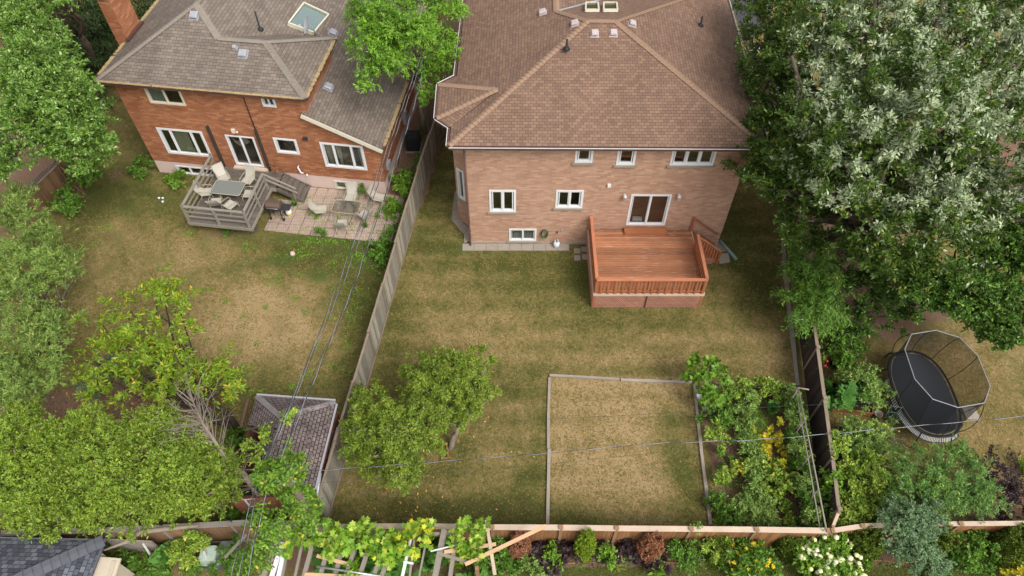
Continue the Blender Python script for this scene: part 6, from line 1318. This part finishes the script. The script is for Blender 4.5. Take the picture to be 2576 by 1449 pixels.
bush('potted_flower', 'pink-flowered plant in the pot beside the dark fence', 'flowers', [(2085,895,.7,20),(2078,915,.6,16),(2100,905,.6,14)], 500, 'lf_garden', leaf=(.1,.05), seed=163, flowers=('pt_pink', 22, .045, 'ball'))
bush('potted_shrub', 'leafy green plant in the large black pot beside the dark fence', 'plant', [(2118,905,1.0,22),(2122,930,.8,24),(2105,925,.7,16)], 800, 'lf_bush', leaf=(.13,.06), seed=164, shape='hex')
bush('shrub', 'weedy green plants in shade above the potted flowers', 'shrub', [(2110,860,.4,30),(2140,850,.3,26),(2160,885,.2,20)], 1500, 'lf_bush', leaf=(.1,.05), seed=165)
# vegetable garden: rows of individual plants
rg = random.Random(77)
def where(u, v): return ('upper' if v < 1080 else 'middle' if v < 1200 else 'lower')
tl_ = [(1880,1000),(1872,1035),(1878,1072),(1882,1110),(1890,1148),(1888,1182),(1898,1215)]
for i, (u, v) in enumerate(tl_):
    o_ = ['first','second','third','fourth','fifth','sixth','seventh'][i]
    bush('tomato_plant', f'{o_} bushy tomato plant from the top in the garden\'s left row', 'tomato plant', [(u,v,.6,20),(u-10,v+8,.4,18),(u+12,v-4,.4,16)], 1700, 'lf_tomato', leaf=(.1,.038), seed=200+i, group='tomato plants in the left garden row', up=.6)
for i, (u, v) in enumerate([(1985,985),(1995,1020),(2002,1055),(2005,1092),(2012,1130),(2020,1170),(2022,1210),(2032,1250),(2035,1290)]):
    o_ = ['first','second','third','fourth','fifth','sixth','seventh','eighth','ninth'][i]
    bush('tomato_plant', f'{o_} climbing tomato plant from the top along the pole trellis', 'tomato plant', [(u,v,1.2,15),(u+6,v+6,.8,17),(u-12,v+6,.4,15)], 1500, ['lf_tomato','lf_bush'][i % 2], leaf=(.095,.04), seed=220+i, group='tomato plants along the pole trellis', up=.5)
for i, (u, v) in enumerate([(1885,1255),(1915,1262),(1890,1290),(1925,1296),(1865,1275),(1900,1238)]):
    o_ = ['upper left','upper right','lower left','lower right','leftmost','topmost'][i]
    bush('tomato_plant', f'{o_} plant of the grey-green clump at the garden\'s lower left', 'tomato plant', [(u,v,.5,21),(u+8,v+8,.35,18)], 1400, 'lf_tomato', leaf=(.1,.034), seed=240+i, group='grey-green clump in the lower garden', up=.6)
veg = [('bean_plant','yellowing bean patch in the middle of the garden','bean plants',[(1930,1095,.4,28),(1955,1100,.4,26),(1945,1130,.35,30),(1910,1085,.4,22),(1960,1075,.4,20)],1500,'lf_yellow',(.1,.075),'hex'),
 ('bean_plant','green bean patch below the yellowing beans','bean plants',[(1925,1190,.5,34),(1960,1190,.4,28),(1935,1215,.5,34),(1900,1175,.5,22),(1965,1225,.4,26)],2600,'lf_garden',(.11,.08),'hex'),
 ('bean_plant','low beans with yellow leaves left of the lower path','bean plants',[(1800+20,1190,.2,14),(1985,1200,.3,16),(1860,1190,.4,20)],420,'lf_yellow',(.1,.075),'hex'),
 ('cucumber_plant','sprawling cucumber with round leaves in the upper garden bed','cucumber plant',[(1925,1050,.2,26),(1955,1045,.2,22),(1935,1075,.2,20),(1905,1040,.2,16)],230,'lf_hosta',(.2,.18),'star'),
 ('dill_clump','feathery dill beside the cucumber leaves','herb clump',[(1905,1068,.4,22)],1500,'lf_bright',(.09,.012),'leaf'),
 ('bolting_lettuce','pale bolting greens along the top of the garden','greens',[(1840,985,.6,22),(1870,975,.6,20),(1905,980,.5,22),(1935,975,.5,22),(1960,985,.5,20)],3200,'lf_garden',(.1,.055),'hex'),
 ('herb_clump','flowering beige herbs under the fig tree','herb clump',[(1820,985,.7,22),(1835,1005,.6,20),(1800,1015,.6,20)],1700,'lf_bush',(.09,.04),'leaf'),
 ('chard_plant','leafy chard beside the white box','greens',[(1790,1040,.5,22),(1815,1045,.5,22),(1805,1065,.4,18)],1500,'lf_bush',(.12,.06),'hex'),
 ('bolting_lettuce','tall pale bolting plant at the garden\'s left edge','greens',[(1797,1085,.8,16),(1805,1110,.6,18),(1790,1100,.4,14)],1100,'lf_garden',(.09,.045),'hex'),
 ('pepper_plant','small pepper plants beside the left timber','pepper plant',[(1800,1140,.3,14),(1820,1150,.3,12),(1798,1170,.25,12)],520,'lf_bush',(.09,.045),'hex'),
 ('bolting_lettuce','pale plants leaning left of the middle garden path','greens',[(1828,1200,.7,16),(1820,1220,.5,18),(1835,1180,.6,12)],1100,'lf_garden',(.09,.045),'hex'),
 ('pepper_plant','dark green plants at the lower left corner of the garden','pepper plant',[(1805,1265,.4,18),(1825,1290,.4,20),(1800,1305,.35,16),(1845,1300,.35,18)],2200,'lf_bush',(.1,.05),'hex'),
 ('weeds','scattered weeds at the foot of the garden','weeds',[(1960,1300,.25,24),(1985,1290,.3,18),(1930,1312,.2,18)],900,'lf_garden',(.09,.05),'hex')]
for i, (nm, lb, cat, lob, n, mt, lf, sh) in enumerate(veg): bush(nm, lb, cat, lob, n, mt, leaf=lf, shape=sh, seed=260+i)
# neighbour's small bushes
items = [
 ('shrub','bright green shrub beneath the left basement window','shrub',[(448,452,.4,20),(430,458,.3,14)],1300,'lf_bright',(.1,.06),'hex'),
 ('shrub','dark green shrub at the left corner of the orange house','shrub',[(360,420,.5,22),(345,428,.4,16)],1300,'lf_bush',(.1,.06),'hex'),
 ('shrub','dark shrub at the near end of the leaning brown fence','shrub',[(165,498,.9,26),(180,520,.7,22),(150,510,.7,20)],2600,'lf_bush',(.1,.06),'hex'),
 ('shrub','dark shrub in front of the open board gate','shrub',[(215,430,1.2,34),(205,455,.9,26),(235,420,1.2,22)],3600,'lf_bush',(.1,.06),'hex'),
 ('shrub','leafy green plants between the orange house and the AC unit fence','shrub',[(1012,470,.5,15),(990,458,.5,12),(1030,445,.6,12),(1026,430,.6,10)],1800,'lf_bright',(.12,.07),'hex'),
 ('fern','fern-like weed under the right basement window','weed',[(862+36,478,.3,13)],420,'lf_bush',(.14,.03),'leaf'),
 ('ivy_patch','ivy growing over the right end of the slab patio','ivy',[(985,520,.25,17),(970,540,.2,15),(1005,510,.25,14),(990,555,.2,12),(1000,535,.3,12)],1800,'lf_bright',(.1,.07),'hex'),
 ('ivy_patch','ivy along the fence below the slab patio','ivy',[(965,625,.3,20),(975,600,.4,18),(955,650,.2,16),(985,580,.4,14),(945,612,.2,14)],2600,'lf_bush',(.1,.07),'hex'),
 ('weed_clump','broad weeds at the bottom edge of the slab patio','weeds',[(803,590,.2,13)],320,'lf_bush',(.1,.06),'hex'),
 ('weed_clump','green weeds in the slab joints left of the white swivel chair','weeds',[(794,538,.12,8)],200,'lf_bright',(.08,.04),'leaf'),
 ('weed_clump','weeds in the shade under the grey deck front','weeds',[(580,591,.1,9)],260,'lf_bush',(.1,.05),'hex'),
 ('dry_weed','brown dried weed on the wall beside the deck stairs','weed',[(690,428,1.3,8)],260,'lf_dead',(.08,.03),'leaf'),
 ('shrub','shaded green plants inside the derelict shed side','shrub',[(600,1100,.4,20),(590,1130,.5,22)],1400,'lf_bush',(.11,.06),'hex'),
 ('shrub','dark green plants between the shed and the grey fence','shrub',[(800,1170,.5,12),(810,1150,.5,10)],500,'lf_bush',(.11,.06),'hex'),
 ('shrub','dark leafy plants below the shed window','shrub',[(620,1290,.5,22),(590,1288,.4,18),(655,1300,.4,18)],1700,'lf_bush',(.12,.07),'hex'),
 ('hosta','big round-leaved plant beside the grey lattice panel','plant',[(408,1372,.4,20),(400,1395,.3,18),(420,1385,.4,18)],120,'lf_hosta',(.3,.26),'hex'),
 ('shrub','yellow-green weeds behind the pale green bin','shrub',[(470,1375,.8,26),(450,1395,.6,24),(480,1400,.6,24),(500,1365,.9,18)],3200,'lf_garden',(.1,.05),'leaf'),
 ('weed_clump','weedy greens at the bottom below the lattice panel','weeds',[(300,1420,.3,26),(340,1430,.3,28),(390,1430,.3,24),(440,1430,.35,26),(270,1395,.4,18),(490,1430,.3,20)],4200,'lf_bush',(.11,.05),'leaf'),
 ('shrub','green stems right of the pale green bin','shrub',[(575,1395,.8,20),(560,1430,.5,22),(590,1370,.9,16),(600,1430,.6,20)],2600,'lf_bush',(.12,.035),'leaf'),
 ('climber','small yellow-green spray hanging over the two-tone fence','climber',[(484,1342,1.8,10),(480,1355,1.5,12)],300,'lf_garden',(.1,.06),'hex')]
for i, (nm, lb, cat, lob, n, mt, lf, sh) in enumerate(items): bush(nm, lb, cat, lob, n, mt, leaf=lf, shape=sh, seed=300+i)
# creeper on the pole and cables
vl_ = [(UPX+.1*math.sin(k*1.7)-.25, UPY+.1*math.cos(k*2.1)+.15, .9+k*.55, .33+.1*math.sin(k*1.3), .33+.1*math.cos(k), .36) for k in range(12)]+[(UPX-.5,UPY+.15,6.9,.4,.3,.2),(UPX-.15,UPY+.5,6.7,.3,.4,.2),(UPX-.9,UPY+.15,6.9,.25,.2,.15)]
vl_ = [v_ for v_ in vl_ if v_[2] > 1.6]
bush('creeper', 'dense virginia creeper swallowing the utility pole beside the shed', 'creeper', vl_, 11000, ['lf_ivy'], leaf=(.11,.06), shape='hex', seed=340, spray=9, slen=.2, inner=.5, clump=.1, droop=.5, up=.1, raw=True)
bush('creeper', 'straggling yellowish creeper hanging on the overhead cables', 'creeper', [(655,1290,6.6,12),(640,1330,6.2,12),(625,1370,5.8,13),(612,1410,5.4,14),(690,1300,6,11),(676,1340,5.6,11),(665,1380,5,12),(600,1440,5,14),(640,1400,5,12)], 3000, ['lf_ivy'], leaf=(.11,.055), shape='hex', seed=341, spray=9, slen=.4, inner=.2, droop=.7, up=-.2)
bush('creeper', 'light green creeper sprays lying on the derelict shed roof', 'creeper', [(650,1110,2.9,12),(625,1125,2.7,14),(680,1085,3.2,10),(730,1045,3.2,8),(722,1105,3.1,8),(735,1130,3.2,10),(640,1150,2.7,10)], 900, ['lf_garden'], leaf=(.11,.06), shape='hex', seed=342, spray=8, slen=.3)
# squash vines on the pergola
vl = [(760+i*26, 1358+((i*37) % 13)-4, 2.55, 18+((i*13) % 9)) for i in range(17)]+[(735,1395,2.6,18),(728,1425,2.6,20),(715,1445,2.6,16),(790,1370,2.6,18),(860,1385,2.6,12),(905,1430,2.5,16),(935,1400,2.55,20),(985,1380,2.6,20),(1000,1420,2.55,16),(1060,1430,2.5,10),(1195,1360,2.6,24),(1190,1390,2.6,20),(1215,1345,2.6,18),(1185,1420,2.6,14),(1125,1345,2.6,18),(1090,1345,2.6,18),(1145,1300+30,2.6,16),(1045,1375,2.6,14),(950,1350,2.7,26),(980,1335,2.7,22),(760,1440,2.55,14),(870,1440,2.5,10)]
lob = [(*tuple(at(u,v,z)), mpp(at(u,v,z))*r, mpp(at(u,v,z))*r, .16) for u, v, z, r in vl]
def alt_y(P, rg, clid, ncl):
    q = at(1055,1360,2.6); d = np.sqrt((P[:,0]-q.x)**2+(P[:,1]-q.y)**2); return np.where(d < .8, .3, .015)
o, _ = crown(None, lob, 2200, leaf=(.175,.175), spray=4, slen=.3, mats=[M['lf_vine'], M['lf_vine_y']], alt=alt_y, shape='star', seed=343, name='squash_vine', base=(-4.5,8,0), clump=.3, flat=.93, inner=.1, droop=.05, up=.2, curl=.12)
tag(o, 'bright green squash vine with star-shaped leaves covering the pergola', 'vine')
bush('squash_plant', 'dark broad-leaved squash growing on the ground under the pergola', 'squash plant', [(830,1400,.5,40),(900,1440,.5,46),(960,1440,.5,40),(1020,1400,.5,30),(880,1370,.6,30),(1100,1430,.4,30),(1160,1450,.5,40),(1120,1380,.5,26)], 900, 'lf_hosta', leaf=(.3,.28), shape='hex', seed=344, spray=3, slen=.3, flat=.9)
bush('shrub', 'leafy green undergrowth right of the pergola by the brown post', 'shrub', [(1230,1370,.6,22),(1205,1420,.5,26),(1255,1440,.4,24),(1090,1400,.5,22),(1225,1395,.5,24)], 2600, 'lf_bush', leaf=(.12,.05), seed=345)
# weeds and fallen leaves (nobody could count them)
rgn = np.random.default_rng(5)
def scatter(name, label, cat, spots, n, leaf, mat, seed, shape='hex', z=.02, flat=.95, up=0.0):
    rg = np.random.default_rng(seed); Q = []
    for u, v, ru, rv, w_ in spots:
        k = max(1, int(n*w_)); p = at(u, v); m = mpp(p); Q.append(np.stack([p.x+rg.normal(size=k)*ru*m*.6, p.y+rg.normal(size=k)*rv*m*.8, np.full(k, z)+rg.random(k)*z*2], 1))
    P = np.concatenate(Q); k = len(P); a = rg.uniform(0, 6.28, k); e = rg.uniform(up, up+.5, k); D = np.stack([np.cos(a)*np.cos(e), np.sin(a)*np.cos(e), np.sin(e)], 1); S = unit(np.cross(D, np.array([0,0,1])+rg.normal(size=(k,3))*(1-flat)))
    b = (float(P[:,0].mean()), float(P[:,1].mean()), 0); s = rg.uniform(.6,1.3,k)
    o = leafmesh(name, P, D, S, leaf[0]*s, leaf[1]*s, M[mat], np.zeros(k), shape, None, base=b); return tag(o, label, cat, kind='stuff')
M['lf_fallen'] = leafm('lf_fallen', hexc(222,184,60), hexc(200,130,60), .8, .2, .6, cs=3)
scatter('fallen_leaves', 'yellow fallen leaves scattered under the two fruit trees', 'fallen leaves', [(1000,1230,150,60,.5),(1180,1120,90,90,.2),(1350,1150,120,100,.1),(1100,1280,100,30,.2)], 50, (.09,.045), 'lf_fallen', 1)
scatter('fallen_leaves', 'fallen leaves and debris on the soil under the cherry and cedars', 'fallen leaves', [(300,1040,160,40,.6),(480,1040,100,40,.4)], 260, (.09,.045), 'lf_fallen', 2)
wd = [(rgn.uniform(400,940), rgn.uniform(600,1000), 7, 5, 1/60) for _ in range(60)]+[(800,610,60,8,.2),(760,640,40,12,.15),(900,650,40,12,.2),(900,760,30,30,.1),(880,850,20,40,.1),(270,575,20,8,.03),(240,620,15,8,.03),(480,590,20,10,.05)]
scatter('lawn_weeds', 'broad-leaved green weeds dotted over the left lawn', 'weeds', wd, 1300, (.08,.04), 'lf_bright', 3, up=.1)
scatter('lawn_weeds', 'small weeds in the joints of the slab patio', 'weeds', [(rgn.uniform(690,1020), rgn.uniform(495,590), 6, 4, 1/40) for _ in range(40)], 900, (.08,.035), 'lf_bright', 4, up=.1)
scatter('strip_weeds', 'low weeds on the planted strip below the rear fence', 'weeds', [(rgn.uniform(1210,2576), rgn.uniform(1400,1430), 14, 5, 1/60) for _ in range(60)], 1600, (.08,.035), 'lf_bush', 6, up=.2)
scatter('garden_weeds', 'small weeds and seedlings between the vegetable rows', 'weeds', [(rgn.uniform(1790,2050), rgn.uniform(990,1320), 10, 8, 1/60) for _ in range(60)], 1800, (.09,.04), 'lf_bush', 7, up=.2)
scatter('shade_weeds', 'weeds along the shaded strip beside the neighbour house', 'weeds', [(1045,420,10,60,.3),(1060,330,8,40,.2),(1020,450,20,20,.3),(965,640,15,50,.3)], 900, (.11,.06), 'lf_bush', 8, up=.2)
# long grass blades for lawn texture
def blades(name, label, box, n, mat, seed, h=.07):
    rg = np.random.default_rng(seed); x0, x1, y0, y1 = box; P = np.stack([rg.uniform(x0,x1,n), rg.uniform(y0,y1,n), np.full(n,.002)], 1); a = rg.uniform(0,6.28,n); e = rg.uniform(.15,.7,n)
    D = np.stack([np.cos(a)*np.cos(e), np.sin(a)*np.cos(e), np.sin(e)], 1); S = unit(np.cross(D, np.array([0,0,1.]))); s = rg.uniform(.6,1.4,n)
    o = leafmesh(name, P, D, S, h*s, .022*s, M[mat], np.zeros(n), 'leaf', None, base=((x0+x1)/2,(y0+y1)/2,0)); return tag(o, label, 'grass', kind='stuff')
M['straw'] = leafm('straw', hexc(150,126,84), hexc(126,106,64), .85, .1, .8, cs=1.2)
M['gblade'] = leafm('gblade', hexc(90,90,42), hexc(68,74,30), .8, .15, .7, cs=1.2)
blades('lawn_grass', 'dry straw-coloured grass blades across the main back lawn', (-6, 12, 8.7, 23), 15000, 'straw', 1)
blades('lawn_grass', 'short green grass blades across the main back lawn', (-6, 12, 8.7, 23), 26000, 'gblade', 2)
blades('lawn_grass', 'mixed dry grass blades across the left back lawn', (-22, -6.9, 10, 25), 15000, 'straw', 3)
blades('lawn_grass', 'green grass blades across the left back lawn', (-22, -6.9, 10, 25), 24000, 'gblade', 4)
blades('lawn_grass', 'dry grass blades around the trampoline', (12.8, 21, 9.5, 17.5), 14000, 'straw', 5)
blades('lawn_grass', 'lush grass along the bottom edge of the photo', (0, 20, 6.6, 7.7), 16000, 'gblade', 6)
